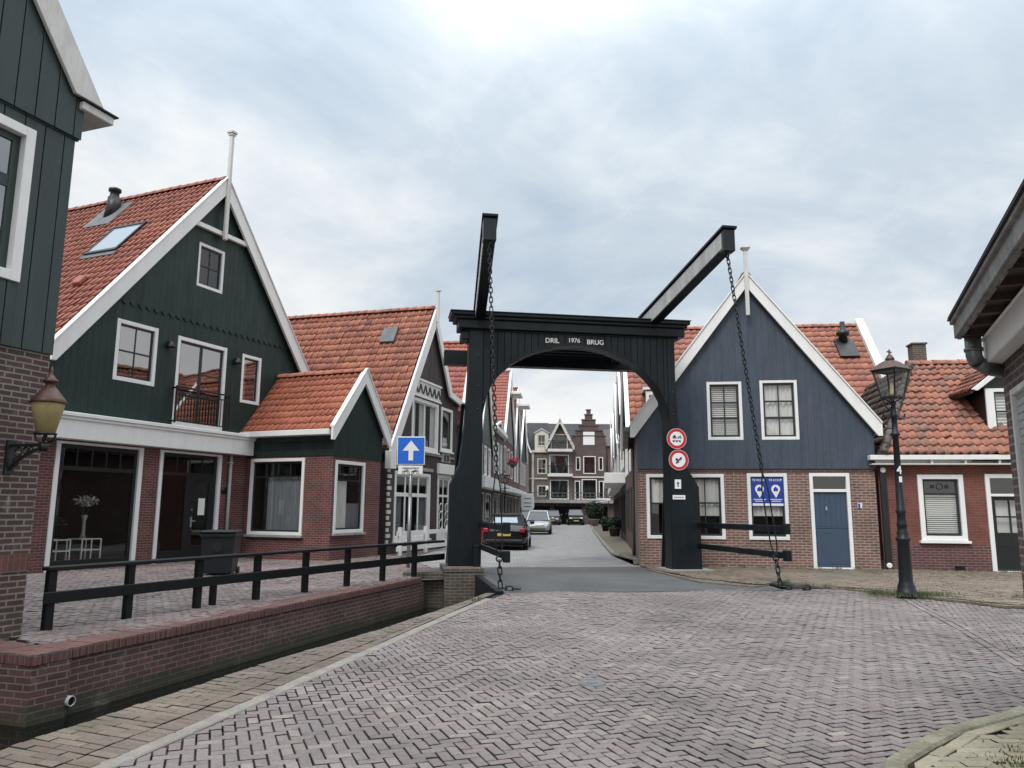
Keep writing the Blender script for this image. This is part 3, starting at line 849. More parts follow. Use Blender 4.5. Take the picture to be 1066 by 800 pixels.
# ------------------------------------------------------------------ timber house at the canal corner
H = thing('timber_house', 'tall house with grey green boards over a brown brick base rising from the canal', 'house', (-6.09,9.95,0), 70)
PR = [(-8.6,-1.5),(0,-1.5),(0,7.15),(-4.3,12.75),(-8.6,7.15)]
mb = MB(); wall(mb, [(-8.6,-1.5),(0,-1.5),(0,3.6),(-8.6,3.6)], []); mb.poly([(0,0,-1.5),(0,9,-1.5),(0,9,3.6),(0,0,3.6)])
mb.build('brick_wall', 'bk_near', H)
mb = MB(); mb.box(-8.6,.0,-.012,.05,.78,1.0); mb.build('brick_band', M['bk_cope'], H)
WIN1 = (-2.35,4.38,-.585,6.42)
mb = MB()
wall(mb, [(-8.6,3.6),(0,3.6),(0,7.15),(-4.3,12.75),(-8.6,7.15)], [WIN1], .0)
mb.poly([(0,0,3.6),(0,9,3.6),(0,9,7.15),(0,0,7.15)])
mb.build('backing_wall', 'slate', H)
mb = MB()
boards(mb, [(-8.6,3.56),(.012,3.56),(.012,6.66),(-8.6,6.66)], [WIN1], -.004, .285, .028, .014, jit=.002, off=.1)
boards(mb, [(-8.6,6.60),(.06,6.60),(.06,7.15),(-4.3,12.83),(-8.6,7.15)], [], -.055, .285, .028, .014, jit=.002, off=.02)
mb.box(-8.6,.05,-.052,-.006,6.58,6.70); 
mb.build('board_cladding', 'green_near', H, bevel=.004)
window(H, *WIN1, cw=.125, mx=(.5,), mz=(), frame='white', sash='green_near', sw=.10, bars=[(0,1,.60,.69),(.5,1,.27,.30),(.0,.5,.27,.30)], proud=.075, depth=.1, gl='glass_sky')
mb = MB(); mb.box(-.02,.50,-.15,9,7.02,7.14); mb.build('eaves_box', 'white_old', H, bevel=.012)
mb = MB(); mb.box(-.05,.54,-.19,9,7.144,7.162); mb.build('eaves_capping', 'slate', H)
mb = MB()
sl = 5.6/4.3
mb.prism([(.31,7.18),(-4.3,7.18+4.61*sl+.02),(-4.3,7.18+4.61*sl-.60),(-.15,7.18)][::-1], -.16, -.10)
mb.build('bargeboard', 'white_old', H, bevel=.008)
mb = MB(); mb.prism([(-8.91,7.18),(-4.3,7.18+4.61*sl+.02),(-4.3,7.18+4.61*sl-.60),(-8.45,7.18)], -.16, -.10); mb.build('bargeboard', 'white_old', H, bevel=.008)
gable_roof(H, -8.8, 7.20, -4.3, 7.20+4.5*sl, .20, 7.20, -.08, 9, 'tile_new', seed=9, thick=.04)

# bracket lantern on it
L = thing('wall_lantern', 'yellowed glass lantern with brown copper hood on an ornate iron wall bracket', 'lantern', (-6.09,9.95,0), 70)
lx, ly = -.42, -.58; LT = lambda p: p
mb = MB()
mb.box(lx-.06,lx+.06,-.035,-.003,1.98,2.40)
mb.bar((lx,-.03,2.33),(lx,ly,2.33),.035,.035)
for k in range(18):
    t0, t1 = k/18, (k+1)/18
    f = lambda t: (lx, -.04-.5*t, 2.03+.27*t**.6)
    mb.bar(f(t0), f(t1), .03, .03)
for (cy, cz, r_) in ((-.16,2.25,.055),(-.28,2.27,.04),(-.13,2.13,.05),(-.37,2.285,.028)):
    mb.torus((lx,cy,cz),(1,0,0),r_,.011,14,5)
mb.tube([(lx,ly,2.25),(lx,ly,2.36)],.05,8)
for q in range(4):
    c, s = math.cos(q*math.pi/2+.78), math.sin(q*math.pi/2+.78)
    mb.tube([(lx,ly,2.34),(lx+c*.09,ly+s*.09,2.38),(lx+c*.115,ly+s*.115,2.47)],.014,5)
mb.lathe([(.125,2.455),(.13,2.475),(.105,2.475)],(lx,ly,0),16)
mb.build('bracket','black',L)
mb = MB(); mb.lathe([(.108,2.475),(.185,2.83),(.188,2.84)],(lx,ly,0),24); mb.build('lamp_glass','amber',L)
mb = MB(); mb.lathe([(.205,2.835),(.21,2.85),(.175,2.90),(.11,2.985),(.075,3.03),(.055,3.045),(.055,3.09),(.085,3.10),(.085,3.125),(.04,3.17),(.02,3.2),(.02,3.24),(.006,3.30)],(lx,ly,0),24); mb.build('hood','copper',L)

# ------------------------------------------------------------------ green gabled shop house
H = thing('gable_shop_house', 'dark green boarded gable house with shop window and white fascia by the quay railing', 'house', (-11.2,19.2,0), 67)
WINS = dict(w1=(1.21,4.96,2.58,6.64), bd=(3.31,3.95,5.30,6.60), w3=(6.0,4.96,6.90,6.56), at=(3.82,8.28,4.92,9.69))
SHOP = (-.12,.10,2.33,3.20); DOOR = (3.07,.04,5.31,3.20)
BR = [(-.6,-.2),(9.6,-.2),(9.6,3.25),(-.6,3.25)]
mb = MB(); wall(mb, BR, [SHOP, DOOR])
for x in (-.6, 9.6): mb.poly([(x,0,-.2),(x,10,-.2),(x,10,5.8),(x,0,5.8)])
mb.build('brick_wall','bk_green',H)
GP = [(-.6,3.7),(9.6,3.7),(9.6,5.78),(4.6,11.9),(-.6,5.6)]
ops = list(WINS.values())
mb = MB(); wall(mb, GP, ops); mb.build('backing_wall','slate',H)
mb = MB(); boards(mb, [(-.6,3.82),(9.6,3.82),(9.6,5.78),(8.32,7.28),(.83,7.28),(-.6,5.6)], ops, -.004, .2, .024, .0035, off=.06)
boards(mb, [(.72,7.16),(8.44,7.16),(4.6,11.9)], ops, -.032, .2, .024, .0035)
x = 1.0     # scalloped lower edge of the upper boarding
while x < 8.2:
    mb.prism([(x,7.17),(x+.06,7.09),(x+.12,7.065),(x+.18,7.09),(x+.24,7.17)], -.058, -.034); x += .27
mb.build('board_cladding','green',H,bevel=.003)
# fascia above the shop
mb = MB(); mb.box(-.75,6.45,-.34,-.002,3.24,3.80); mb.box(-.78,6.48,-.42,-.003,3.80,3.90); mb.box(-.77,6.47,-.38,-.0025,3.72,3.80)
mb.build('shop_fascia','white',H,bevel=.012)
cur = 'curtain'
window(H,*WINS['w1'],gl='glass_sky',cw=.11,curtain=[(0,1,.52,1,'curtain_grey')])
window(H,*WINS['w3'],gl='glass_sky',cw=.10,mx=(),curtain=[(0,.35,0,1,'curtain')])
window(H,*WINS['at'],cw=.10,mx=(.5,),mz=(.5,))
d = window(H,*WINS['bd'],gl='glass_sky',cw=.11,mx=(),mz=(),sw=.07,bars=[(.47,.53,0,1),(.0,.47,.32,.35),(.53,1,.32,.35),(.53,1,.62,.64)],name='balcony_door',sill='white')
mb = MB(); z0 = 3.98
mb.bar((3.22,-.20,5.06),(5.40,-.20,5.06),.04,.05); mb.bar((3.22,-.20,4.90),(5.40,-.20,4.90),.03,.03); mb.bar((3.22,-.20,4.06),(5.40,-.20,4.06),.03,.03)
for x in (3.24,5.38): mb.box(x-.02,x+.02,-.22,-.04,4.03,4.07); mb.box(x-.02,x+.02,-.22,-.18,4.0,5.06); mb.box(x-.02,x+.02,-.2,-.04,5.0,5.05)
for k in range(17):
    x = 3.36+k*.118; mb.box(x-.009,x+.009,-.21,-.19,4.07,4.9)
for k in range(8):
    mb.torus((3.42+k*.252,-.20,4.98),(0,1,0),.06,.008,12,4)
mb.build('balcony_railing','black',H)
# shop window and door: dark frames, white posts either side
def shopfront(x0,z0,x1,z1,name,lights,door=None):
    m = MB()
    m.box(x0-.07,x0+.05,-.04,.09,z0-.1,z1); m.box(x1-.05,x1+.09,-.04,.09,z0-.1,z1); m.box(x0+.05,x1-.05,-.035,.09,z1-.06,z1)
    fr = m.build(name,'white',H,bevel=.006)
    m = MB(); a,b,c,d_ = x0+.05,x1-.05,z0,z1-.06
    m.box(a,a+.10,.03,.10,c,d_); m.box(b-.10,b,.03,.10,c,d_); m.box(a+.1,b-.1,.032,.10,d_-.10,d_); m.box(a+.1,b-.1,.032,.10,c,c+.16)
    zt = z1-.66; m.box(a+.1,b-.1,.034,.10,zt-.05,zt+.05)
    for k in range(1,lights): 
        x = a+.1+(b-a-.2)*k/lights; m.box(x-.022,x+.022,.04,.09,zt+.05,d_-.1)
    if door:
        m.box(door-.06,door+.06,.025,.10,c+.16,zt-.05)
        m.box(b-.26,b-.10,.036,.095,c+.16,zt-.05); m.box(door+.06,b-.26,.036,.095,c+.16,c+.42); m.box(door+.06,b-.26,.036,.095,zt-.17,zt-.05)
        m.box(door+.06,door+.30,.036,.095,c+.42,zt-.17); m.box(a+.1,door-.06,.036,.095,c+.16,c+.30)
    m.build('sash','black',fr,bevel=.004)
    m = MB(); m.poly([(a+.05,.06,c+.05),(b-.05,.06,c+.05),(b-.05,.06,d_-.05),(a+.05,.06,d_-.05)]); m.build('pane','glass_dark',fr)
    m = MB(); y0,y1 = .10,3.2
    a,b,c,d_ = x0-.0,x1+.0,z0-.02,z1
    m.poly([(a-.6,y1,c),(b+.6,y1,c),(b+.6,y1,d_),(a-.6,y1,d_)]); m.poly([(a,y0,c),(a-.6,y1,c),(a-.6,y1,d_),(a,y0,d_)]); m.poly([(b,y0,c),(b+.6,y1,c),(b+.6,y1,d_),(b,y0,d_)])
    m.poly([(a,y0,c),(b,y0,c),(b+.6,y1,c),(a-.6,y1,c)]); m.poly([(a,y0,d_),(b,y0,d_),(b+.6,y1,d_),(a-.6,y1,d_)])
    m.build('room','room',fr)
    return fr
shopfront(*SHOP,'shop_window',5)
fr = shopfront(*DOOR,'shop_door',4,door=4.12)
m = MB(); m.box(4.30,4.36,-.01,.03,1.0,1.30); m.bar((4.33,-.03,1.18),(4.47,-.03,1.18),.02,.03); m.box(4.31,4.35,-.01,.03,1.48,1.54); m.build('handle','steel',fr)
m = MB(); m.box(4.60,4.86,.03,.034,1.35,1.85); m.build('notice','paper',fr)
mb = MB(); mb.tube([(5.72,-.09,3.24),(5.72,-.09,.02)],.05,10); mb.box(5.64,5.80,-.13,-.003,2.96,3.0); mb.build('downpipe','grey_paint',H)
mb = MB(); mb.lathe([(.001,0),(.11,.0),(.11,.02),(.001,.03)],(0,0,0),16,T=lambda p:(5.56+p[0]*1.3,-.03-p[2],2.12+p[1]*.9)); mb.build('wall_plaque','black',H)
# gable boards, collar, finial
barge(H,-.72,5.52,4.6,11.98,9.72,5.70,.36,-.26,-.17,'white')
mb = MB(); mb.box(3.36,5.72,-.20,-.08,10.10,10.24); mb.build('collar_beam','white',H,bevel=.006)
mb = MB(); mb.box(4.56,4.68,-.34,-.22,9.95,13.52); mb.box(4.53,4.71,-.37,-.19,13.48,13.55); mb.box(4.50,4.74,-.40,-.16,13.55,13.64)
mb.build('finial','white_old',H,bevel=.015)
gable_roof(H,-.72,5.52,4.6,11.98,9.72,5.70,-.16,10,'tile_new',seed=21)
# things set in the left roof slope
def on_slope(x0,z0,sl,x,h): # point on slope at x, raised by h
    L = math.hypot(1,sl); return (x-h*sl/L, z0+(x-x0)*sl+h/L)
def slope_panel(mb,x0,z0,sl,xa,xb,ya,yb,h0,h1,mi=0):
    P = [on_slope(x0,z0,sl,xa,h0),on_slope(x0,z0,sl,xb,h0),on_slope(x0,z0,sl,xb,h1),on_slope(x0,z0,sl,xa,h1)]
    mb.prism(P[::-1],ya,yb,mi)
sG = (11.98-5.52)/5.32
m = MB(); A=(-.72,5.52,sG)
slope_panel(m,*A,2.12,3.12,1.36,1.43,.0,.12); slope_panel(m,*A,2.12,3.12,2.63,2.70,.0,.12); slope_panel(m,*A,2.12,2.19,1.43,2.63,.0,.12); slope_panel(m,*A,3.05,3.12,1.43,2.63,.0,.13)
sky = m.build('skylight','black',H)
m = MB(); slope_panel(m,*A,2.19,3.05,1.43,2.63,.02,.10); m.build('pane','skyglass',sky)
m = MB(); slope_panel(m,*A,2.0,2.12,1.3,2.76,.03,.07); m.build('flashing','lead',sky)
px, py = 4.02, 4.1; pz = on_slope(*A,px,0)[1]
m = MB(); m.lathe([(.30,-.25),(.22,.25),(.20,.55),(.16,.55),(.15,.60),(.14,.74),(.20,.76),(.20,.85),(.12,.89)],(px,py,pz),16); vp = m.build('vent_pipe','black',H)
m = MB(); slope_panel(m,*A,3.45,4.35,3.5,4.7,.03,.07); m.build('flashing','lead',vp)
m = MB(); slope_panel(m,*A,.98,1.22,1.22,1.52,.03,.17); m.build('tile_vent','tile_new',H,bevel=.03)

# things seen through the shop window
def to_world(o,p): return Matrix.Translation(o.location) @ Matrix.Rotation(o.rotation_euler[2],4,'Z') @ Vector(p)
for k,(x,y_,w,lab) in enumerate(((.28,.42,.5,'white metal cube frame stool at the shop window end under the palm'),(1.12,.42,.56,'white metal cube frame stool in the shop window with a divided front'))):
    m = MB(); h=.62
    for sx in (0,w):
        for sy in (0,w): m.box(sx-.015,sx+.015,sy-.015,sy+.015,0,h)
    for z in (.02,h*.55,h):
        for q in (0,w): m.box(0,w,q-.014,q+.014,z-.014,z+.014); m.box(q-.014,q+.014,0,w,z-.0135,z+.0135)
    if k: m.box(w*.5-.012,w*.5+.012,-.013,.013,.02,h)
    o = m.build('frame_stool','white'); o.location = to_world(H,(x,y_,.12)); o.rotation_euler=(0,0,R(67)); tag(o,lab,'stool')
v = thing('flower_vase','tall glass vase of white flowers standing in the shop window','vase',to_world(H,(1.38,.75,.76)),67)
m = MB(); m.lathe([(.09,0),(.05,.1),(.045,.45),(.09,.6)],(0,0,0),14); m.build('vase','grey_paint',v)
m = MB(); leaves(m,(0,0,.98),.34,150,.055,0,.45,.2,5); m.build('flowers','petal',v)
m = MB(); [m.tube([(0,0,.55),(math.cos(a)*.22,math.sin(a)*.22,.95)],.008,4) for a in (0,1.3,2.6,3.8,5)]; m.build('stem','leaf_light',v)
v = thing('potted_palm','leafy house palm in the near corner of the shop window','plant',to_world(H,(.25,.7,.12)),67)
m = MB(); m.lathe([(.14,0),(.18,.35),(.16,.36)],(0,0,.0),14); m.build('pot','black',v)
m = MB(); rng=random.Random(4)
for k in range(16):
    t=rng.uniform(0,6.28); l=rng.uniform(.35,.6)
    for j in range(7):
        q=j/7; p=Vector((math.cos(t)*l*q,math.sin(t)*l*q,1.15+.5*q-.75*q*q)); s=Vector((-math.sin(t),math.cos(t),0))*.11*(1-q*.6)
        m.poly([tuple(p-s+Vector((0,0,-.05))),tuple(p+Vector((math.cos(t)*.03,math.sin(t)*.03,0))),tuple(p+s+Vector((0,0,-.05))),tuple(p-Vector((math.cos(t)*.03,math.sin(t)*.03,0)))])
m.tube([(0,0,.3),(0,0,1.15)],.02,5); m.build('fronds','leaf_light',v)
for k,(x,lab) in enumerate(((2.95,'small black cone wall lamp between the gable window and balcony door'),(5.66,'small black cone wall lamp between balcony door and narrow window'))):
    m = MB(); m.box(-.03,.03,-.06,0,-.02,.1); m.lathe([(.13,-.08),(.13,-.05),(.06,.08),(.02,.12)],(0,-.12,0),14)
    o = m.build('wall_lamp','black'); o.location = to_world(H,(x,-.03,6.24)); o.rotation_euler=(0,0,R(67)); tag(o,lab,'wall lamp','cone lamps on the green gable')

# ------------------------------------------------------------------ brick annexe with little gable (same axes as the green house)
A_ = thing('gabled_annexe','low brick annexe with small dark green gable and bright orange tiled roof','house',(-11.2,19.2,0),67)
X0,X1,YF = 6.5,9.22,-3.4
TL = lambda p:(X0+p[1],-p[0],p[2]); TF = lambda p:(p[0],YF+p[1],p[2]); TR = lambda p:(X1-p[1],YF+p[0],p[2])
w1=(.22,.74,2.36,3.14); w2=(X0+.15,.82,X0+1.76,3.06)
mb = MB(); wall(mb,[(0.01,-.1),(3.4,-.1),(3.4,3.24),(.01,3.24)],[w1],0,TL); wall(mb,[(X0,-.1),(X1,-.1),(X1,3.24),(X0,3.24)],[w2],0,TF); wall(mb,[(0,-.1),(3.39,-.1),(3.39,4.1),(0,4.1)],[],0,TR)
mb.build('brick_wall','bk_green',A_)
xa,za = X0+1.36,6.0
mb = MB(); wall(mb,[(0.01,3.24),(3.4,3.24),(3.4,4.1),(.01,4.1)],[],.0,TL); wall(mb,[(X0,3.24),(X1,3.24),(X1,4.1),(xa,za-.1),(X0,4.1)],[],0,TF); mb.build('backing_wall','slate',A_)
mb = MB(); 
for k in range(4): z=3.2+k*.22; mb.box(.01,3.42,-.03-(k%2)*.002,-.004,z,z+.212,0,TL)
boards(mb,[(X0-.02,3.17),(X1+.02,3.17),(X1,4.1),(xa,za-.05),(X0,4.1)],[],-.004,.17,.026,.005,TF)
mb.build('board_cladding','green',A_,bevel=.003)
window(A_,*w1,T=TL,cw=.10,mx=(),mz=(.78,),sill='concrete',curtain=[(.28,1,0,.78,'curtain_grey')],bars=[(.245,.26,.78,1),(.49,.51,.78,1),(.74,.755,.78,1)])
window(A_,*w2,T=TF,cw=.10,mx=(),mz=(.75,),sill='concrete',curtain=[(.1,.5,0,.74,'curtain'),(.5,1,0,.4,'curtain_grey')],bars=[(.245,.26,.75,1),(.49,.51,.75,1),(.74,.755,.75,1)])
barge(A_,X0-.34,3.98,xa,6.06,X1+.30,3.98,.30,YF-.22,YF-.14,'white')
gable_roof(A_,X0-.34,3.98,xa,6.06,X1+.30,3.98,YF-.12,1.6,'tile_ann',th=.30,tw=.23,seed=33)
mb = MB(); mb.box(X0-.42,X0-.06,YF-.10,0.2,3.82,3.99); mb.build('eaves_gutter','white',A_,bevel=.01)
mb = MB(); mb.box(X1+.06,X1+.36,YF-.10,0.2,3.82,3.99); mb.build('eaves_gutter','white',A_,bevel=.01)

# ------------------------------------------------------------------ brown brick house with lopsided gable
B_ = thing('brown_brick_house','dark brown brick house with steep lopsided white edged gable and mottled tile roof','house',(-4.4,27.5,0),73.5)
ops=[(1.95,3.86,4.62,5.88),(4.95,4.0,6.28,5.84),(.58,.42,3.91,2.95),(4.72,.05,6.26,3.0)]
mb = MB(); wall(mb,[(0,-.1),(5.5,-.1),(5.5,6.45),(3.64,9.55),(0,3.95)],ops,z1=6.6); wall(mb,[(5.5,-.1),(7,-.1),(7,6.3),(5.5,6.3)],ops)
for x in (0,7): mb.poly([(x,0,-.1),(x,9,-.1),(x,9,3.9 if x==0 else 6.3),(x,0,3.9 if x==0 else 6.3)])
mb.build('brick_wall','bk_brown',B_)
mb = MB(); wall(mb,[(1.72,6.6),(5.41,6.6),(3.64,9.55)],[],.002); mb.build('backing_wall','slate',B_)
mb = MB(); boards(mb,[(1.72,6.62),(5.41,6.62),(3.64,9.55)],[],-.004,.2,.03,.008,jit=.003); mb.build('board_cladding','brownclad',B_)
mb = MB(); mb.box(1.85,4.72,-.06,-.004,5.98,6.6); mb.build('lattice_frieze','white_old',B_)
mb = MB()
for k in range(6):
    x=1.9+k*.47; mb.prism([(x,6.10),(x+.10,6.10),(x+.285,6.45),(x+.185,6.45)],-.085,-.062); mb.prism([(x+.37,6.10),(x+.47,6.10),(x+.285,6.45),(x+.185,6.45)],-.088,-.0625)
mb.build('lattice','brownclad',B_)
mb=MB(); mb.box(1.8,4.78,-.10,-.006,6.58,6.66); mb.box(1.8,4.78,-.10,-.0065,5.93,6.0); mb.build('lattice_rail','white',B_)
window(B_,*ops[0],cw=.13,mx=(.5,),mz=(),sash='white',sw=.05,bar=.08,sill='white',curtain=[(0,.2,0,1,'curtain'),(.36,.64,0,1,'curtain'),(.84,1,0,1,'curtain')])
window(B_,*ops[1],cw=.12,mx=(),mz=(),sash='sash',sill='white',curtain=[(.45,.8,0,.3,'curtain')])
window(B_,*ops[2],cw=.12,mx=(.3,.7),mz=(.68,),sash='white',sw=.06,bar=.10,sill='white',curtain=[(0,.26,0,.66,'curtain_grey'),(.74,1,0,.66,'curtain_grey')])
d=window(B_,*ops[3],cw=.13,mx=(.5,),mz=(.72,),sash='white',sw=.09,bar=.07,name='front_door',bars=[(0,1,.0,.2)])
for q in (.35,.75):
    mb=MB()
    for k in range(3): mb.torus((5.15+(q-.35)*1.6,-.02,.95+k*.34),(0,1,0),.18,.018,14,5)
    mb.build('door_grille','white',d)
mb = MB(); mb.box(4.6,6.4,-.14,-.004,3.02,3.44); mb.build('door_lintel','white',B_,bevel=.01)
mb = MB(); mb.box(5.05,6.0,-.07,-.004,3.52,4.0-.1); mb.build('stone_panel','concrete',B_,bevel=.01)
mb = MB(); mb.torus((5.52,-.075,3.7),(0,1,0),.13,.025,14,5); mb.box(5.25,5.36,-.085,-.07,3.58,3.84); mb.box(5.7,5.8,-.085,-.07,3.58,3.84); mb.build('panel_relief','sash',B_)
mb = MB(); mb.box(.45,4.1,-.07,-.004,3.04,3.17); mb.box(1.75,6.5,-.06,-.0035,3.70,3.78); mb.build('string_course','concrete',B_,bevel=.01)
mb = MB()
for k in range(13):
    w_=.30 if k%2 else .17; mb.box(-.01,w_,-.025,.02,.35+k*.21,.35+k*.21+.13)
mb.build('corner_blocks','white_old',B_)
# rake boards: long on the low side, short with a kicked-out foot on the high side
mb = MB(); sL=(9.75-3.75)/3.9
mb.prism([(-.26,3.75),(3.64,9.75),(3.64,8.95),(.10,3.50),(-.26,3.50)][::-1],-.24,-.15); mb.box(-.30,.16,-.25,-.02,2.98,3.6); mb.build('bargeboard','white',B_,bevel=.008)
mb = MB(); mb.prism([(3.64,9.75),(5.66,6.55),(7.25,6.30),(7.25,6.05),(5.46,6.32),(3.64,9.15)][::-1],-.24,-.15); mb.build('bargeboard','white',B_,bevel=.008)
mb = MB(); mb.box(3.59,3.69,-.34,-.24,9.2,10.5); mb.box(3.55,3.73,-.38,-.20,10.5,10.56); mb.build('finial','white_old',B_)
mb = MB(); v=np.array([3.9,0,6.0]); add_tiles(mb,(-.26,9,3.75),(0,-1,0),v,9.12,np.linalg.norm(v),.27,.36,0,None,.008,seed=41)
v=np.array([-2.02,0,3.2]); add_tiles(mb,(5.66,-.12,6.55),(0,1,0),v,9.12,np.linalg.norm(v),.27,.36,0,None,.008,seed=42)
v=np.array([-1.6,0,.25]); add_tiles(mb,(7.25,-.12,6.30),(0,1,0),v,9.12,np.linalg.norm(v),.27,.36,0,None,.008,seed=43)
mb.prism([(-.26,3.7),(3.64,9.7),(5.66,6.5),(7.25,6.25),(7.2,6.12),(5.6,6.35),(3.64,9.4),(-.2,3.5)][::-1],-.10,9,1); ridge_tiles(mb,(3.64,-.1,9.77),(3.64,9,9.77),.15,0,5)
mb.build('roof',['tile_brown','slate'],B_)
m = MB(); A=(-.26,3.75,6.0/3.9); slope_panel(m,*A,2.60,3.06,1.15,1.78,.02,.14); m.build('roof_hatch','lead',B_,bevel=.01)
f = thing('low_fence','low white two rail fence in front of the brown brick house','fence',(-4.4,27.5,0),73.5)
for x in (-.55,1.7,3.95): m=MB(); m.box(x-.06,x+.06,-.86,-.74,0,.95); m.build('post','white',f)
for z in (.14,.66): m=MB(); m.box(-.7,4.05,-.80,-.735,z,z+.15); m.build('rail','white',f)
m=MB(); [m.box(x-.03,x+.03,-.85,-.81,.02,.9) for x in (4.75,5.0,5.25,5.5,5.75,6.0)]; m.box(4.65,6.1,-.81,-.77,.25,.33); m.box(4.65,6.1,-.81,-.77,.68,.76)
g=m.build('garden_gate','white',f)
# ------------------------------------------------------------------ drawbridge
D_ = thing('drawbridge','dark timber drawbridge portal with two raised balance beams, chains and lettered arch','bridge',(1.72,20.15,0),9)
def pylon(sx):
    c=-.05
    f=lambda x,z:(c+sx*x,z)
    prof=[f(2.48,.06 if sx>0 else .20),f(3.30,.06 if sx>0 else .20),f(3.27,2.2),f(3.05-.1*(sx>0),2.72),f(2.92-.16*(sx>0),3.8),f(2.86-.16*(sx>0),5.0),f(2.86-.16*(sx>0),6.2),f(2.48,6.2)]
    if sx<0: prof=prof[::-1]
    m=MB(); m.prism(prof,-.27,.27); o=m.build('pylon','bridge',D_,bevel=.02)
    m=MB()
    for z in (4.1,4.7,5.5): 
        for q in (2.62,): m.lathe([(.001,-.02),(.032,-.02),(.032,.0),(.001,.01)],(0,0,0),8,T=lambda p,q=q,z=z:(c+sx*q+p[0],-.272-p[2]*.7,z+p[1]))
    m.build('bolts','iron',o)
pylon(-1); pylon(1)
# boarded arch between the pylons
ARC=lambda x:3.9+1.97*math.sqrt(max(0,1-((x+.05)/2.5)**2))
for y0,y1 in ((-.255,-.225),(.225,.255)):
    m=MB(); x=-2.53; bw=.18
    while x<2.43:
        a,b=x+.005,min(x+bw-.005,2.43); x+=bw
        pts=[(a+(b-a)*i/4,ARC(a+(b-a)*i/4)) for i in range(5)]
        dy=random.uniform(-.003,.003)
        m.prism(pts+[(b,6.21),(a,6.21)],y0+dy,y1+dy)
    m.build('arch_boards','bridge',D_,bevel=.004)
m=MB(); n=40; P=[(-2.55+5*i/n,ARC(-2.55+5*i/n)) for i in range(n+1)]
i0=m.verts([(x,-.26,z) for x,z in P]+[(x,.26,z) for x,z in P])
for i in range(n): m.face((i0+i,i0+i+1,i0+n+2+i,i0+n+1+i),0,None,True)
P2=[(p[0],p[1]+.05) for p in P]
for q in (-.275,.225):
    m.prism(P+P2[::-1],q,q+.05)
m.build('arch_soffit','bridge',D_)
m=MB(); m.box(-3.0,2.76,-.29,.29,6.15,6.20); m.box(-3.20,2.92,-.35,.35,6.20,6.44); m.box(-3.30,2.98,-.40,.40,6.44,6.53); m.box(-3.40,3.05,-.45,.45,6.53,6.63)
m.box(-3.12,-2.9,-.26,.26,5.92,6.13)
m.build('lintel_beam','bridge',D_,bevel=.02)
m=MB(); m.box(-3.42,3.07,-.47,.47,6.632,6.65); m.build('lintel_capping','slate',D_)
# balance beams
E1=(-2.98,-4.42,7.50); 
def arm(x):
    m=MB(); s=.185; y0,y1=-4.42,3.0
    z=lambda y:6.60-s*y-.02+(.09 if x>0 else 0)
    w,h=.125,.225; xt=x-(x+.3)*.12*(4.42/4.42); xx=lambda y: x+(xt-x)*(y+4.42)/4.42
    i0=m.verts([(xx(y)+a*w,y,z(y)+b*h) for y in (y0,y1) for a,b in ((-1,-1),(1,-1),(1,1),(-1,1))])
    for q in ((0,1,2,3),(7,6,5,4),(0,4,5,1),(1,5,6,2),(2,6,7,3),(3,7,4,0)): m.face([i0+k for k in q])
    o=m.build('balance_beam','bridge',D_,bevel=.015)
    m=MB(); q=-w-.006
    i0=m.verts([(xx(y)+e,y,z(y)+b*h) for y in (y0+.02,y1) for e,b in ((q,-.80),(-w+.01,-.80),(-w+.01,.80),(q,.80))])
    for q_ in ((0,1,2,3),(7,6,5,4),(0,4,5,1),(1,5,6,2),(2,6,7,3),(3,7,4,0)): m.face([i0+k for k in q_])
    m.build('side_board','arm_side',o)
    m=MB()
    i0=m.verts([(xx(y)+a*(w+.045),y,z(y)+h+.004+b) for y in (y0-.06,y1) for a,b in ((-1,0),(1,0),(1,.05),(-1,.05))])
    for q in ((0,1,2,3),(7,6,5,4),(0,4,5,1),(1,5,6,2),(2,6,7,3),(3,7,4,0)): m.face([i0+k for k in q])
    m.build('capping_board','bridge',o)
    m=MB(); m.box(x-w-.012,x+w+.012,y0-.02,y0+.22,z(y0)-h-.05,z(y0)+h-.01); m.build('end_shoe','iron',o,bevel=.01)
    m=MB(); m.torus((x,y0+.10,z(y0)-h-.10),(1,0,0),.075,.018,14,6); m.build('eye_ring','iron',o)
arm(-2.93); arm(2.36)
m=MB()    # counterweight box between the tails
for k in range(9): y=1.6+k*.22; m.box(-2.55,1.95,y-.6,y-.39,6.30-(k*.04),6.62-k*.04)
m.box(-3.35,2.85,2.6,2.95,5.80,6.22)
m.build('counterweight','bridge',D_,bevel=.006)
# struts behind the pylons
for sx in (-1,1):
    m=MB(); m.bar((-.05+sx*(2.82 if sx>0 else 3.2),1.36,0.03),(-.05+sx*(2.6 if sx>0 else 2.95),.2,4.3),.085,.085); m.build('strut','bridge',D_)
# chains
def chain(m,A,B,ln=.135,r=.0125,wd=.034):
    A,B=Vector(A),Vector(B); L=(B-A).length; d=(B-A)/L; a=d.cross(Vector((0,1,0))).normalized(); b=d.cross(a)
    n=max(1,round(L/(ln-2.6*r))); st=L/n
    for i in range(n):
        c=A+d*(st*(i+.5)); q=a if i%2 else b; p=d.cross(q)
        pts=[]; h=ln/2-wd
        for k in range(12):
            t=2*math.pi*k/12; pts.append(c+d*((h if math.cos(t)>0 else -h)+wd*math.cos(t))+q*wd*math.sin(t))
        base=len(m.v); K=5
        for k,pt in enumerate(pts):
            t=2*math.pi*k/12; e=(d*math.cos(t)+q*math.sin(t)).normalized()
            for j in range(K):
                w=2*math.pi*j/K; m.v.append(tuple(pt+e*r*math.cos(w)+p*r*math.sin(w)))
        for k in range(12):
            for j in range(K): m.face((base+k*K+j,base+((k+1)%12)*K+j,base+((k+1)%12)*K+(j+1)%K,base+k*K+(j+1)%K),0,None,True)
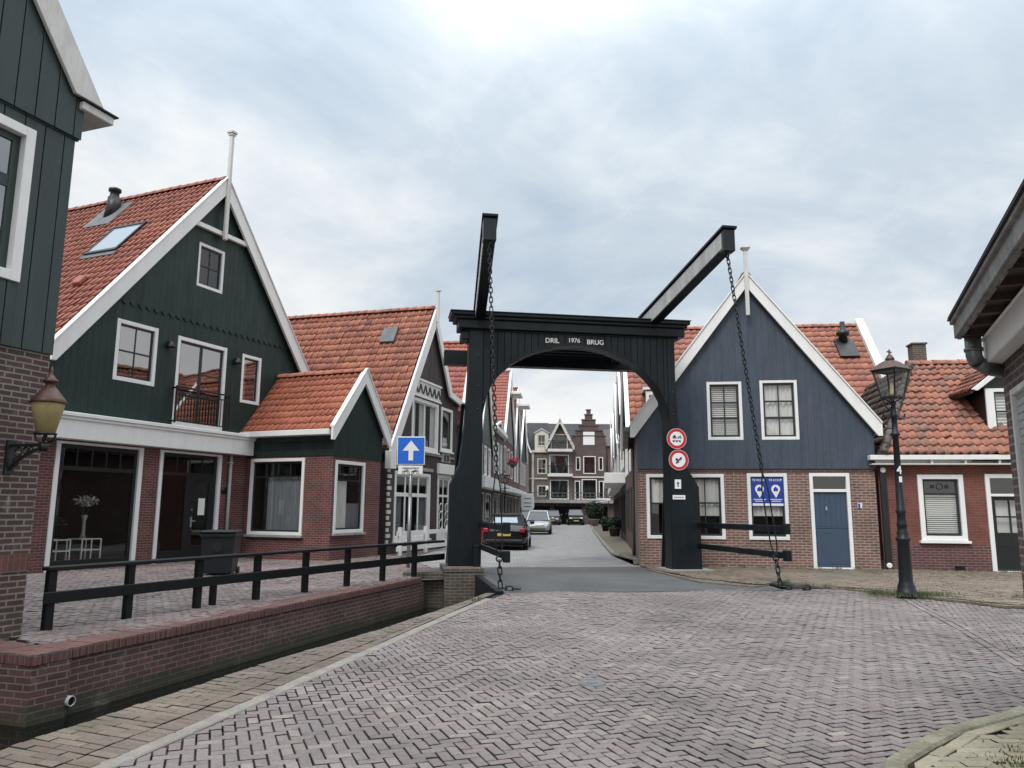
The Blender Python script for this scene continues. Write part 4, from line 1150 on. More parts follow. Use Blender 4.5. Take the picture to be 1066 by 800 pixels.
for (x0,x1,yb) in ((-2.93,-2.60,-4.12),(2.36,3.22,-4.35)):
    T0=Vector((x0,-4.32,7.06+(.09 if x0>0 else 0))); Bt=Vector((x1,yb,.08)); f=lambda z:T0+(Bt-T0)*((7.06-z)/(6.98))
    m=MB(); chain(m,T0,f(2.35)); 
    sp=Vector((.07,0,0))
    q=f(2.35)
    for s in (-1,1):
        m.tube([tuple(q),tuple(f(2.2)+sp*s*.6),tuple(f(2.0)+sp*s),tuple(f(.95)+sp*s),tuple(f(.80)+sp*s*.8),tuple(f(.68))],.015,6)
    m.torus(tuple(f(.62)),(0,1,0),.06,.017,14,6); chain(m,f(.58),f(.06),.17,.015,.04)
    ch=m.build('chain','iron',D_)
    m=MB(); rng=random.Random(int(x1*10)); p=Bt.copy(); p.z=.05
    for k in range(2 if x1<0 else 4): 
        q=p+Vector((.16+rng.uniform(-.02,.08),-.06+rng.uniform(-.10,.04),0)); chain(m,p,q,.17,.016,.042); p=q
    m.build('anchor_chain','iron',ch)
# deck and its rails
m=MB(); m.slab([(-2.60,-4.55),(3.15,-4.62),(3.30,-3.9),(3.30,-.35),(2.36,-.32),(2.36,1.9),(-2.46,1.9),(-2.46,-.32),(-2.60,-.34)],-.28,.006); dk=m.build('deck','deck',D_)
m=MB(); m.box(-2.76,-2.605,-4.6,-.34,-.42,.05); m.build('edge_beam','bridge',dk,bevel=.01)
m=MB(); m.box(3.305,3.45,-4.2,-.34,-.02,.05); m.build('edge_beam','bridge',dk,bevel=.01)
for (x,xe) in ((-2.56,-2.56),(3.18,3.26)):
    for z in (1.22,.68):
        m=MB(); m.bar((x,-.2,z),(xe,-4.55,z+.01),.075,.13); m.build('guard_rail','bridge',D_,bevel=.012)
        m=MB(); m.box(xe-.065,xe+.065,-4.70,-4.551,z-.10,z+.12); m.build('rail_end','bridge',D_,bevel=.01)
m=MB(); m.box(-2.75,-2.6,-.55,-.34,-.1,.72); m.build('rail_post','bridge',D_,bevel=.01)
# lettering
text_mesh('DRIL',.18,upright(-.72,-.262,5.92),'lettering','white_old',D_,.004)
text_mesh('1976',.165,upright(-.13,-.264,5.95),'lettering','white_old',D_,.004)
text_mesh('BRUG',.18,upright(.45,-.262,5.92),'lettering','white_old',D_,.004)

def w_of(o,p): return Matrix.Translation(o.location) @ Matrix.Rotation(o.rotation_euler[2],4,'Z') @ Vector(p)
def disc(m,r0,r1,y,mi=0,n=32,cx=0,cz=0,z=0):
    if r0>0:
        i0=m.verts([(cx+r*math.cos(2*math.pi*k/n),y,cz+r*math.sin(2*math.pi*k/n)) for r in (r0,r1) for k in range(n)])
        for k in range(n): m.face((i0+k,i0+(k+1)%n,i0+n+(k+1)%n,i0+n+k),mi)
    else: m.poly([(cx+r1*math.cos(2*math.pi*k/n),y,cz+r1*math.sin(2*math.pi*k/n)) for k in range(n)],mi)
def round_sign(label,pos,pict):
    t=thing('round_sign',label,'traffic sign',w_of(D_,pos),9,'round signs on the bridge pylon')
    m=MB(); m.lathe([(.27,-.012),(.27,.012)],(0,0,0),32,T=lambda p:(p[0],p[2],p[1])); m.build('sign_plate','galv',t)
    m=MB(); disc(m,0,.185,-.0165); m.build('sign_face','sign_white',t)
    m=MB(); disc(m,.185,.262,-.0168); m.build('red_ring','sign_red',t)
    m=MB(); disc(m,.262,.27,-.0164); m.build('white_rim','sign_white',t)
    m=MB(); pict(m); m.v=[(x*.85,y,z*.85) for x,y,z in m.v]; m.build('pictogram','black',t)
def pict_vehicles(m):
    y0,y1=-.021,-.0175
    m.prism([(-.13,.03),(-.02,.03),(-.02,.07),(-.06,.11),(-.10,.11),(-.10,.07),(-.13,.07)],y0,y1)
    m.torus((-.10,-.02,.025),(0,1,0),.026,.007,12,4); m.torus((-.03,-.02,.02),(0,1,0),.018,.007,12,4)
    m.torus((.05,-.02,.03),(0,1,0),.022,.007,12,4); m.torus((.13,-.02,.03),(0,1,0),.022,.007,12,4); m.prism([(.05,.04),(.12,.05),(.14,.10),(.10,.10),(.09,.07),(.05,.065)],y0,y1)
    m.prism([(-.14,-.075),(.14,-.075),(.14,-.055),(-.14,-.055)],y0,y1)
    for x in (-.10,0,.10): disc(m,0,.026,-.0215,cx=x,cz=-.085,n=12)
def pict_diag(m):
    y0,y1=-.021,-.0175
    m.prism([(-.11,-.09),(-.08,-.12),(.10,.06),(.07,.09)],y0,y1)
    m.prism([(-.10,-.02),(-.03,-.02),(-.03,.05),(-.10,.05)],y0,y1); m.prism([(.0,.02),(.03,-.01),(.11,.07),(.08,.10)],y0,y1-.0005)
    m.torus((-.02,-.02,-.06),(0,1,0),.024,.007,12,4); m.torus((.07,-.02,.02),(0,1,0),.024,.007,12,4)
round_sign('round red ringed sign with a row of vehicles, upper of two on the pylon',(2.62,-.30,3.46),pict_vehicles)
round_sign('round red ringed sign with a slanting black vehicle, lower of two on the pylon',(2.66,-.30,2.90),pict_diag)
t=thing('notice_plate','small white notice with a black arrow below the round signs','sign',w_of(D_,(2.63,-.285,2.27)),9)
m=MB(); m.box(-.085,.085,-.01,.01,-.12,.12); m.build('plate','sign_white',t); m=MB(); m.prism([(-.014,-.07),(.014,-.07),(.014,.015),(.04,.015),(0,.07),(-.04,.015),(-.014,.015)],-.0145,-.011); m.build('arrow','black',t)
t=thing('name_plate','narrow white plate fixed low on the bridge pylon','sign',w_of(D_,(2.65,-.285,1.93)),9)
m=MB(); m.box(-.17,.17,-.01,.01,-.055,.055); m.build('plate','sign_white',t)
m=MB(); [m.box(-.13+k*.055,-.10+k*.055,-.014,-.0105,-.02,.015) for k in range(5)]; m.build('print','zinc',t)

# brick pier beneath the portal, canal wall, coping
p_=thing('brick_pier','weathered grey brown brick pier under the bridge pylon at the water','pier',(1.72,20.15,0),9)
m=MB(); m.slab([(-3.48,-1.0),(-2.56,-1.0),(-2.50,.8),(-3.48,.8)],-1.6,.11); m.build('pier_wall','bk_pier',p_)
m=MB(); m.slab([(-4.45,-.72),(-3.482,-.72),(-3.482,.8),(-4.2,.8)],-1.6,.09); m.build('wing_wall','bk_pier',p_)
m=MB(); m.slab([(-3.50,-1.02),(-2.54,-1.02),(-2.48,.82),(-3.48,.82)],.112,.20); m.build('coping','bk_pier',p_,bevel=.012)
m=MB(); m.slab([(2.3,-.5),(3.5,-.5),(3.5,.6),(2.3,.6)],-.3,.09); m.build('pad','concrete',p_)
W_=thing('canal_wall','brick retaining wall along the canal with red coping and algae stains','wall')
c0,c1=np.array([-5.15,8.66]),np.array([-2.11,18.36]); dd=(c1-c0)/np.linalg.norm(c1-c0); nn=np.array([dd[1],-dd[0]]); LW=np.linalg.norm(c1-c0)
TW=lambda p:(c0[0]+dd[0]*p[0]-nn[0]*p[1],c0[1]+dd[1]*p[0]-nn[1]*p[1],p[2])
m=MB(); m.box(0,LW+.25,.0,.45,-1.6,-.11,0,TW); m.build('brick_face','bk_canal',W_)
m=MB(); 
for k in range(int(LW/.098)+1): 
    x=k*.098; dz=random.gauss(0,.003); m.box(x+.004,min(x+.094,LW+.1),-.035+random.gauss(0,.003),.40,-.108,.012+dz,0,TW)
m.build('coping','bk_cope',W_,bevel=.006)
m=MB(); m.box(0,LW,.402,.46,-.1,.008,0,TW); m.build('inner_edging','bk_cope',W_)
rt=[(-5.15,8.66),(-6.35,9.22)]
d2=np.array([-6.35+5.15,9.22-8.66]); L2=np.linalg.norm(d2); d2/=L2; n2=np.array([d2[1],-d2[0]])
T2=lambda p:(c0[0]+d2[0]*p[0]+n2[0]*p[1],c0[1]+d2[1]*p[0]+n2[1]*p[1],p[2])
m=MB(); m.box(.0,L2,.0,.45,-1.6,-.112,0,T2); m.build('return_face','bk_canal',W_)
m=MB()
for k in range(int(L2/.098)): m.box(k*.098+.004,k*.098+.094,-.035,.42,-.108,.012+random.gauss(0,.003),0,T2)
m.build('return_coping','bk_cope',W_,bevel=.006)
t=thing('drain_pipe','short pale grey drain pipe sticking out of the canal wall','pipe',TW((.48,0,-.565)),0)
m=MB(); q=Vector((nn[0],nn[1],0)); m.torus(tuple(q*.09),tuple(q),.052,.007,20,8); m.tube([tuple(q*-.02),tuple(q*.09)],.058,16,cap=False); m.build('pipe','grey_paint',t)
m=MB(); m.tube([tuple(q*.06),tuple(q*.065)],.05,14); m.build('bore','black',t)

# quay railing
F=thing('quay_railing','black timber two rail railing along the quay above the canal','railing')
posts=[(-6.01,10.34),(-5.52,11.45),(-5.0,12.65),(-4.45,13.85),(-3.93,15.1),(-3.37,16.25),(-2.82,17.35),(-2.27,18.5),(-1.72,19.6)]
fd=np.array([-1.72+6.01,19.6-10.34]); fd/=np.linalg.norm(fd); fa=math.degrees(math.atan2(fd[1],fd[0]))
for x,y in posts[:-1]:
    m=MB(); ca_,sa_=fd
    T=lambda p,x=x,y=y:(x+ca_*p[0]-sa_*p[1],y+sa_*p[0]+ca_*p[1],p[2])
    m.box(-.055,.055,-.05,.05,-.02,.76,0,T); m.build('post','railing',F,bevel=.008)
m=MB(); x,y=posts[2]; x,y=x+fd[0]*.42,y+fd[1]*.42; T=lambda p:(x+fd[0]*p[0]-fd[1]*p[1],y+fd[1]*p[0]+fd[0]*p[1],p[2]); m.box(-.05,.05,.06,.13,-.02,.40,0,T); m.build('post','railing',F)
x,y=posts[0]; T=lambda p:(x+fd[0]*p[0]-fd[1]*p[1],y+fd[1]*p[0]+fd[0]*p[1],p[2]); LF=math.dist(posts[0],posts[-1])
m=MB(); m.box(-.09,LF,-.085,.085,.762,.815,0,T); m.build('top_rail','railing',F,bevel=.01)
m=MB(); m.box(-.13,LF,-.092,-.052,.345,.495,0,T); m.build('middle_rail','railing',F,bevel=.01)

# one-way sign on the quay
t=thing('one_way_sign','blue square sign with white arrow on a grey pole behind the railing','traffic sign',(-2.78,21.3,0),-2)
m=MB(); m.tube([(0,.05,0),(0,.05,3.5)],.045,12); m.tube([(0,.05,0),(0,.05,1.9)],.052,12); m.build('pole','galv',t)
m=MB(); m.box(-.39,.39,-.02,.0,2.78,3.56); m.build('sign_plate','sign_white',t,bevel=.02)
m=MB(); m.box(-.365,.365,-.026,-.021,2.805,3.535); m.build('sign_face','sign_blue',t)
m=MB(); m.prism([(-.065,2.90),(.065,2.90),(.065,3.17),(.235,3.17),(0,3.45),(-.235,3.17),(-.065,3.17)],-.032,-.0265); m.build('arrow','sign_white',t)
s=thing('sub_plate','white supplementary plate with text, bicycle and moped under the blue sign','traffic sign',(-2.78,21.3,0),-2)
m=MB(); m.box(-.34,.34,-.02,-.002,2.52,2.755); m.build('plate','sign_white',s,bevel=.008)
text_mesh('uitgezonderd',.085,upright(0,-.022,2.665),'lettering','black',s,.002)
m=MB()
for cx,mop in ((-.13,0),(.13,1)):
    for q in (-.07,.07): m.torus((cx+q,-.024,2.58),(0,1,0),.036,.006,14,4)
    m.bar((cx-.07,-.024,2.58),(cx+.02,-.024,2.63),.008,.012+.02*mop); m.bar((cx-.02,-.024,2.585),(cx-.03,-.024,2.645),.008,.01); m.bar((cx+.07,-.024,2.58),(cx+.04,-.024,2.655),.008,.01); m.bar((cx-.0,-.024,2.585),(cx+.045,-.024,2.635),.008,.012)
m.build('pictogram','black',s)

# wheelie bin
b=thing('wheelie_bin','dark grey plastic wheelie bin standing by the shop door','bin',(-6.92,18.75,0),8)
m=MB(); w0,w1,dp0,dp1=.33,.385,.32,.40
i0=m.verts([(-w0,-dp0,.06),(w0,-dp0,.06),(w0,dp0,.06),(-w0,dp0,.06),(-w1,-dp1,.98),(w1,-dp1,.98),(w1,dp1,.98),(-w1,dp1,.98)])
for q in ((3,2,1,0),(0,1,5,4),(1,2,6,5),(2,3,7,6),(3,0,4,7),(4,5,6,7)): m.face([i0+k for k in q])
m.box(-.405,.405,-.43,.42,.90,.985); m.build('body','bin',b,bevel=.02,seg=2)
m=MB(); m.prism([(-.41,.99),(.41,.99),(.39,1.05),(-.39,1.05)],-.46,.44); m.build('lid','bin',b,bevel=.025,seg=2)
m=MB(); disc(m,0,.12,-.392,cx=0,cz=.68,n=24); m.build('emblem','bin',b)
for sx in (-1,1): m=MB(); m.lathe([(.09,-.03),(.09,.03)],(0,0,0),14,T=lambda p,sx=sx:(sx*.34+p[2],.36+p[0],.09+p[1])); m.build('wheel','tyre',b)
# ------------------------------------------------------------------ blue gabled house
U=thing('blue_gable_house','blue grey boarded gable house over orange brown brick with a blue door','house',(8.85,21.5,0),-8)
ops_b=[(-5.03,.80,-4.42,2.61),(-3.92,.80,-2.87,2.61),(-2.23,.80,-1.15,2.63),(-.55,-.02,.51,2.64)]
ops_u=[(-3.26,3.58,-2.28,5.27),(-1.78,3.58,-.75,5.29)]
XL,XR,XA=-5.25,1.2,-2.05
mb=MB(); wall(mb,[(XL,-.2),(XR,-.2),(XR,2.8),(XL,2.8)],ops_b)
mb.poly([(XL,0,-.2),(XL,6.6,-.2),(XL,6.6,4.1),(XL,0,4.1)]); mb.poly([(XR,0,-.2),(XR,6.6,-.2),(XR,6.6,4.1),(XR,0,4.1)])
mb.build('brick_wall','bk_blue',U)
GP=[(XL,2.7),(XR,2.7),(XR,4.15),(XA,8.3),(XL,4.15)]
mb=MB(); wall(mb,GP,ops_u,-.01); mb.build('backing_wall','slate',U)
mb=MB(); boards(mb,[(XL-.02,2.76),(XR+.02,2.76),(XR+.02,4.15),(XA,8.34),(XL-.02,4.15)],ops_u,-.014,.19,.03,.002,jit=.0002); mb.build('board_cladding','blue',U,bevel=.0015)
mb=MB(); x=XL
while x<XR-.05:
    mb.box(x+.004,x+.068,-.012,.0,2.66,2.755); x+=.072
mb.build('soldier_course','bk_plinth',U)
cb=[(.0,1,.30,1,'curtain')]
window(U,*ops_b[0],cw=.09,mx=(),mz=(.55,),sash='sash',curtain=[(0,1,.55,1,'curtain')])
window(U,*ops_b[1],cw=.09,mx=(.5,),mz=(.56,),sash='sash',sill=None,curtain=[(0,1,.34,1,'curtain')])
window(U,*ops_b[2],cw=.09,mx=(.0,),mz=(.58,),sash='sash',curtain=[(0,1,.34,1,'curtain')])
window(U,*ops_u[0],cw=.085,mx=(.5,),mz=(.36,.66),sash='sash',curtain=[(0,1,.02,1,'blind')])
window(U,*ops_u[1],cw=.085,mx=(.5,),mz=(.36,.66),sash='sash',curtain=[(0,1,.36,1,'curtain'),(.04,.96,.0,.33,'curtain')])
# front door
x0,z0,x1,z1=ops_b[3]; m=MB()
m.box(x0-.004,x0+.09,-.04,.1,z0,z1); m.box(x1-.09,x1+.004,-.04,.1,z0,z1); m.box(x0+.09,x1-.09,-.038,.1,z1-.09,z1); m.box(x0+.09,x1-.09,-.038,.1,2.12,2.20); m.box(x0+.09,x1-.09,-.038,.1,z0,.08)
fr=m.build('door_frame','white',U,bevel=.006)
m=MB(); a,b=x0+.095,x1-.095; m.box(a,b,.03,.08,.085,2.115)
m.box(a+.02,b-.02,.018,.031,1.13,1.16)
for k in range(6): 
    xx=a+.02+(b-a-.04)*k/6; m.box(xx+.003,xx+(b-a-.04)/6-.003,.022,.031,1.17,2.09)
m.box(a+.03,b-.03,.02,.031,.16,1.10); m.box(a+.02,b-.02,.015,.031,.09,.14)
dr=m.build('door_leaf','door_blue',fr,bevel=.004)
m=MB(); m.box(a+.24,a+.44,.008,.02,1.0,1.06); m.build('letter_plate','door_blue',dr); 
m=MB(); m.bar((a+.07,.0,1.2),(a+.07,.0,1.42),.03,.03); m.box(a+.3,a+.34,-.01,.02,1.62,1.72); m.build('handle','steel',dr)
m=MB(); m.poly([(a,.05,2.2),(b,.05,2.2),(b,.05,z1-.09),(a,.05,z1-.09)]); m.build('pane','glass',fr)
m=MB(); m.poly([(a,.3,2.2),(b,.3,2.2),(b,.3,z1-.09),(a,.3,z1-.09)]); m.build('room','room',fr)
m=MB(); m.box(.69,.81,-.02,-.003,1.68,1.82); pl=m.build('house_number','sign_white',U,bevel=.01); m=MB(); m.prism([(.70,1.69),(.755,1.69),(.755,1.81),(.70,1.81)],-.026,-.0205); m.build('emblem','banner_blue',pl)
barge(U,XL-.22,3.92,XA,8.36,XR+.22,3.92,.25,-.22,-.14,'white')
mb=MB(); mb.box(XA-.055,XA+.055,-.30,-.22,7.15,9.12); mb.box(XA-.09,XA+.09,-.335,-.185,9.10,9.15); mb.box(XA-.13,XA+.13,-.375,-.145,9.15,9.20); mb.build('finial','white_old',U,bevel=.01)
gable_roof(U,XL-.22,3.92,XA,8.36,XR+.22,3.92,-.13,7.5,'tile_old',seed=61)
mb=MB(); mb.box(XL-.40,XL-.24,-.15,6.5,3.84,3.96); mb.tube([(XL-.12,5.6,3.9),(XL-.06,5.6,3.7),(XL-.06,5.6,0)],.05,8); mb.build('gutter','zinc',U)
# estate-agent banner in the window
t=thing('sale_banner','blue and white for sale banner hung in the brick house window','banner',U.location,-8)
m=MB(); m.box(-2.12,-1.25,.008,.016,1.72,2.55); m.build('banner_cloth','banner_blue',t)
text_mesh('TE KOOP',.086,upright(-1.91,.005,2.42),'lettering','sign_white',t,.001); text_mesh('TE KOOP',.086,upright(-1.46,.005,2.42),'lettering','sign_white',t,.001)
m=MB()
for cx in (-1.90,-1.46):
    disc(m,0,.12,.004,cx=cx,cz=2.20,n=20); m.poly([(cx-.11,.0045,2.15),(cx,.0045,1.95),(cx+.11,.0045,2.15)])
    for k,wd in enumerate((.17,.13)): m.poly([(cx-wd,.0042,1.90-k*.05),(cx+wd,.0042,1.90-k*.05),(cx+wd,.0042,1.92-k*.05),(cx-wd,.0042,1.92-k*.05)])
m.poly([(-2.10,.0043,1.735),(-1.27,.0043,1.735),(-1.27,.0043,1.80),(-2.10,.0043,1.80)])
pn=m.build('white_marks','sign_white',t)
for cx in (-1.90,-1.46):
  m=MB(); m.prism([(cx-.06,2.14),(cx+.06,2.14),(cx+.06,2.21),(cx,2.27),(cx-.06,2.21)],.0005,.0035)
  m.build('house_mark','banner_blue',t)

# ------------------------------------------------------------------ red brick cottage
C_=thing('brick_cottage','low red brick cottage with mossy orange pantiles and a white gutter','house',(8.85,21.5,0),-8)
w=(2.28,.84,3.44,2.60); dr=(4.0,-.02,5.15,2.62); ven=(3.05,.06,3.32,.17)
mb=MB(); wall(mb,[(1.28,.72),(9,.72),(9,2.92),(1.28,2.92)],[w,dr],.0); mb.build('brick_wall','bk_red',C_)
mb=MB(); wall(mb,[(1.28,-.2),(9,-.2),(9,.722),(1.28,.722)],[w,dr,ven],-.02); mb.poly([(1.28,-.02,.722),(9,-.02,.722),(9,0,.722),(1.28,0,.722)]); mb.build('plinth','bk_plinth',C_)
mb=MB(); mb.box(ven[0],ven[2],.02,.1,ven[1],ven[3]); 
for k in range(5): mb.box(ven[0]+.02+k*.05,ven[0]+.045+k*.05,-.01,.02,ven[1],ven[3])
mb.build('air_vent','black',C_)
window(C_,*w,cw=.12,mx=(),mz=(.74,),sash='sash',sw=.06,sill='white',curtain=[(0,1,.02,.72,'blind')],proud=.05)
m=MB(); a,b=w[0]+.25,w[2]-.25
m.torus(((a+b)/2,.045,2.28),(0,1,0),.08,.012,16,4)
for q in (-.18,.18): m.box((a+b)/2+q-.05,(a+b)/2+q+.05,.04,.05,2.23,2.33)
m.build('leaded_ornament','black',C_)
x0,z0,x1,z1=dr; m=MB()
m.box(x0-.004,x0+.11,-.05,.1,z0,z1); m.box(x1-.11,x1+.004,-.05,.1,z0,z1); m.box(x0+.11,x1-.11,-.048,.1,z1-.11,z1); m.box(x0+.11,x1-.11,-.048,.1,2.02,2.09); m.box(x0+.11,x1-.11,-.048,.1,z0,.06)
fr=m.build('front_door','white',C_,bevel=.006)
m=MB(); a,b=x0+.115,x1-.115; m.box(a,b,.03,.08,.10,.98); m.box(a,b,.03,.08,.98,1.06); m.box(a,a+.11,.03,.08,1.06,2.015); m.box(b-.11,b,.03,.08,1.06,2.015); m.box(a+.11,b-.11,.03,.08,1.92,2.015); m.box((a+b)/2-.02,(a+b)/2+.02,.03,.07,1.06,1.92); m.box(a+.11,b-.11,.032,.07,1.46,1.50)
m.build('door_leaf','black',fr,bevel=.004)
m=MB(); m.poly([(a,.06,1.06),(b,.06,1.06),(b,.06,1.95),(a,.06,1.95)]); m.poly([(a,.05,2.09),(b,.05,2.09),(b,.05,z1-.11),(a,.05,z1-.11)]); m.build('pane','glass',fr)
m=MB(); m.poly([(a,.2,1.06),(b,.2,1.06),(b,.2,1.95),(a,.2,1.95)]); m.build('curtain','curtain',fr); m=MB(); m.poly([(a,.3,2.0),(b,.3,2.0),(b,.3,2.6),(a,.3,2.6)]); m.build('room','room',fr)
m=MB(); m.box(x0-.1,x1+.1,-.16,-.03,-.05,.0); m.build('step','stone',fr)
mb=MB(); mb.box(1.05,9,-.30,-.06,2.86,2.89); mb.box(1.0,9,-.36,-.10,2.99,3.12); mb.box(1.2,9,-.12,-.002,2.86,3.05)
for k in range(5): x=1.75+k*.85; mb.box(x-.03,x+.03,-.30,-.10,2.89,2.99)
mb.build('gutter','white',C_,bevel=.008)
# main tile slope cut along the hip, other slope's shade put into a darker tile colour
ex,ez,ey=1.35,3.14,-.34; rx,rz,ry=3.62,6.30,3.55
v=np.array([0,ry-ey,rz-ez]); LV=np.linalg.norm(v)
mb=MB(); add_tiles(mb,(ex,ey,ez),(1,0,0),v,7.6,LV,.225,.35,0,lambda u_,v_: u_>(rx-ex)*v_/LV-.05,.012,.055,.04,seed=71)
vb=np.array([0,-3.6,-3.2])
mb.prism([(ey+.05,ez-.05),(ry,rz-.05),(ry+3.8,3.0),(ry+3.8,2.9),(ry,rz-.25),(ey+.05,ez-.2)][::-1],0,5.35,1,lambda p:(rx+p[1],p[0],p[2]))
ridge_tiles(mb,(rx-.1,ry,rz+.02),(9,ry,rz+.02),.15,0,7)
mb.build('roof',['tile_old','slate'],C_)
mb=MB(); v2=np.array([rx-ex,3.55,rz-ez])
# hip slope facing the blue house
A0=np.array([ex,ey,ez]); up=np.array([rx-ex,0,rz-ez]); LU=np.linalg.norm(up)
add_tiles(mb,(ex,ey+8,ez),(0,-1,0),up,8,LU,.225,.34,0,lambda u_,v_: (8-u_)>(ry-ey)*v_/LU-.1,.01,.055,.04,seed=72)
mb.poly([(ex,ey,ez-.05),(rx,ry,rz-.05),(rx,ey+8,rz-.05),(ex,ey+8,ez-.05)],1)
ridge_tiles(mb,(ex,ey,ez+.04),(rx,ry,rz+.04),.12,0,8)
mb.build('hip_roof',['tile_dark','tile_dark'],C_)
m=MB(); m.box(3.80,4.22,3.75,4.2,5.9,7.02); m.box(3.76,4.26,3.71,4.24,7.02,7.08); ch=m.build('chimney','bk_chim',C_,bevel=.01)
m=MB(); m.tube([(5.9,3.5,6.3),(5.9,3.5,6.62),(6.15,3.5,6.78)],.02,6); m.build('flue_bracket','galv',C_)
m=MB(); m.box(1.30,1.46,-.10,-.022,-.05,2.86); dp=m.build('downpipe_board','black',C_)
m=MB(); 
for z in (2.72,.16): m.lathe([(.075,0),(.075,.02),(.05,.04)],(0,0,0),14,T=lambda p,z=z:(1.38+p[0],-.101-p[2],z+p[1]))
m.build('white_cap','white',dp)
# dormer
d0x,d1x,yf=4.46,5.95,.62
ops=[(d0x+.02,3.74,d1x-.02,5.05)]
m=MB(); m.poly([(d0x,yf,3.6),(d0x,yf,5.12),(d0x,2.6,5.12),(d0x,1.2,3.6)]); m.poly([(d1x,yf,3.6),(d1x,yf,5.12),(d1x,2.6,5.12),(d1x,1.2,3.6)])
wall(m,[(d0x,3.6),(d1x,3.6),(d1x,5.12),((d0x+d1x)/2,5.78),(d0x,5.12)],ops,yf)
dm=m.build('dormer','black',C_)
TD=lambda p:(p[0],yf+p[1],p[2])
m=MB(); x0,z0,x1,z1=ops[0]
m.box(x0,x0+.22,-.05,.06,z0,z1,0,TD); m.box(x1-.22,x1,-.05,.06,z0,z1,0,TD); m.box(x0+.22,x1-.22,-.048,.06,z1-.1,z1,0,TD); m.box(x0+.22,x1-.22,-.048,.06,z0,z0+.1,0,TD); m.build('frame','white',dm,bevel=.006)
m=MB(); a,b,c,d=x0+.22,x1-.22,z0+.1,z1-.1; m.box(a,a+.05,.0,.05,c,d,0,TD); m.box(b-.05,b,.0,.05,c,d,0,TD); m.box(a,b,.002,.05,(c+d)/2-.02,(c+d)/2+.02,0,TD); m.box(a,b,.002,.05,d-.04,d,0,TD); m.build('sash','sash',dm)
m=MB(); m.poly([(a,.03,c),(b,.03,c),(b,.03,d),(a,.03,d)],0,TD); m.build('pane','glass',dm)
m=MB()
z=c
while z<d: m.poly([(a,.09,z),(b,.09,z),(b,.12,z+.07),(a,.12,z+.07)],0,TD); z+=.085
m.build('blind','blind',dm)
xm=(d0x+d1x)/2
m=MB(); m.prism([(d0x-.38,5.02),(xm,5.90),(xm,5.72),(d0x-.22,4.98)][::-1],-.16,-.10,0,TD); m.prism([(d1x+.38,5.02),(xm,5.90),(xm,5.72),(d1x+.22,4.98)],-.16,-.10,0,TD); m.build('bargeboard','white',dm,bevel=.006)
m=MB(); sld=(5.92-5.0)/(xm-d0x+.4)
v=np.array([xm-d0x+.4,0,.92]); add_tiles(m,(d0x-.4,yf+2.6,5.0),(0,-1,0),v,2.7,np.linalg.norm(v),.24,.3,0,None,.008,seed=75)
v=np.array([-(xm-d0x+.4),0,.92]); add_tiles(m,(d1x+.4,yf-.1,5.0),(0,1,0),v,2.7,np.linalg.norm(v),.24,.3,0,None,.008,seed=76)
m.prism([(d0x-.4,4.97),(xm,5.88),(d1x+.4,4.97),(d1x+.36,4.9),(xm,5.78),(d0x-.36,4.9)][::-1],yf-.08,yf+2.6,1)
m.build('roof',['tile_old','slate'],dm)

# ------------------------------------------------------------------ house with the big eaves at the edge
K_=thing('eaves_house','low wine brown brick house with weathered overhanging eaves, white fascia and zinc pipe','house',(4.05,6.25,0),-113)
w=(.30,.5,1.3,2.55); LK=3.7
mb=MB(); wall(mb,[(0,-.2),(LK,-.2),(LK,3.15),(0,3.15)],[w]); [mb.poly([(x,0,-.2),(x,5,-.2),(x,5,3.2),(x,2.5,5.15),(x,0,3.2)]) for x in (0,LK)]; mb.build('brick_wall','bk_right',K_)
m=MB(); x0,z0,x1,z1=w
m.box(x0-.004,x0+.05,-.015,.06,z0,z1); m.box(x1-.05,x1+.004,-.015,.06,z0,z1); m.box(x0+.05,x1-.05,-.015,.06,z0,z0+.05); m.box(x0+.05,x1-.05,-.015,.06,z1-.05,z1); fr=m.build('window','white_old',K_,bevel=.004)
m=MB(); z=z0+.05
while z<z1-.06: m.box(x0+.05,x1-.05,.015,.03,z+.002,z+.056); z+=.058
m.build('roller_shutter','grey_paint',fr,bevel=.003)
m=MB(); m.box(.05,LK,-.13,-.003,2.80,2.995); m.box(.04,LK,-.15,-.003,2.996,3.015); m.build('white_fascia','white',K_,bevel=.008)
m=MB(); m.box(.10,LK,-.335,-.30,3.03,3.165); m.box(.09,LK,-.36,-.30,3.15,3.185); m.box(.105,LK,-.315,-.28,3.02,3.04); m.build('eaves_board','wood_grey',K_,bevel=.006)
m=MB(); m.box(.11,LK,-.30,.1,3.075,3.095); m.box(.11,.14,-.30,.0,3.03,3.075)
for k in range(9): x=.22+k*.38; m.box(x,x+.05,-.298,-.003,3.02,3.075)
m.build('soffit','wood_dark',K_)
m=MB(); m.box(.08,LK,-.375,.15,3.187,3.20); m.prism([(-.375,3.21),(2.5,5.2),(5.3,3.2),(5.3,3.13),(2.5,5.14),(-.355,3.20)],.10,LK,0,lambda p:(p[1],p[0],p[2])); m.build('roof_edge','slate',K_)
m=MB(); m.tube([(.18,-.215,3.08),(.18,-.215,2.86),(.17,-.195,2.80)],.062,16); m.tube([(.17,-.195,2.81),(.11,-.12,2.765),(-.02,.03,2.75),(-.08,.13,2.70),(-.08,.16,0)],.058,16); m.lathe([(.072,0),(.072,.025)],(.18,-.215,2.90),16); m.build('downpipe','zinc',K_)

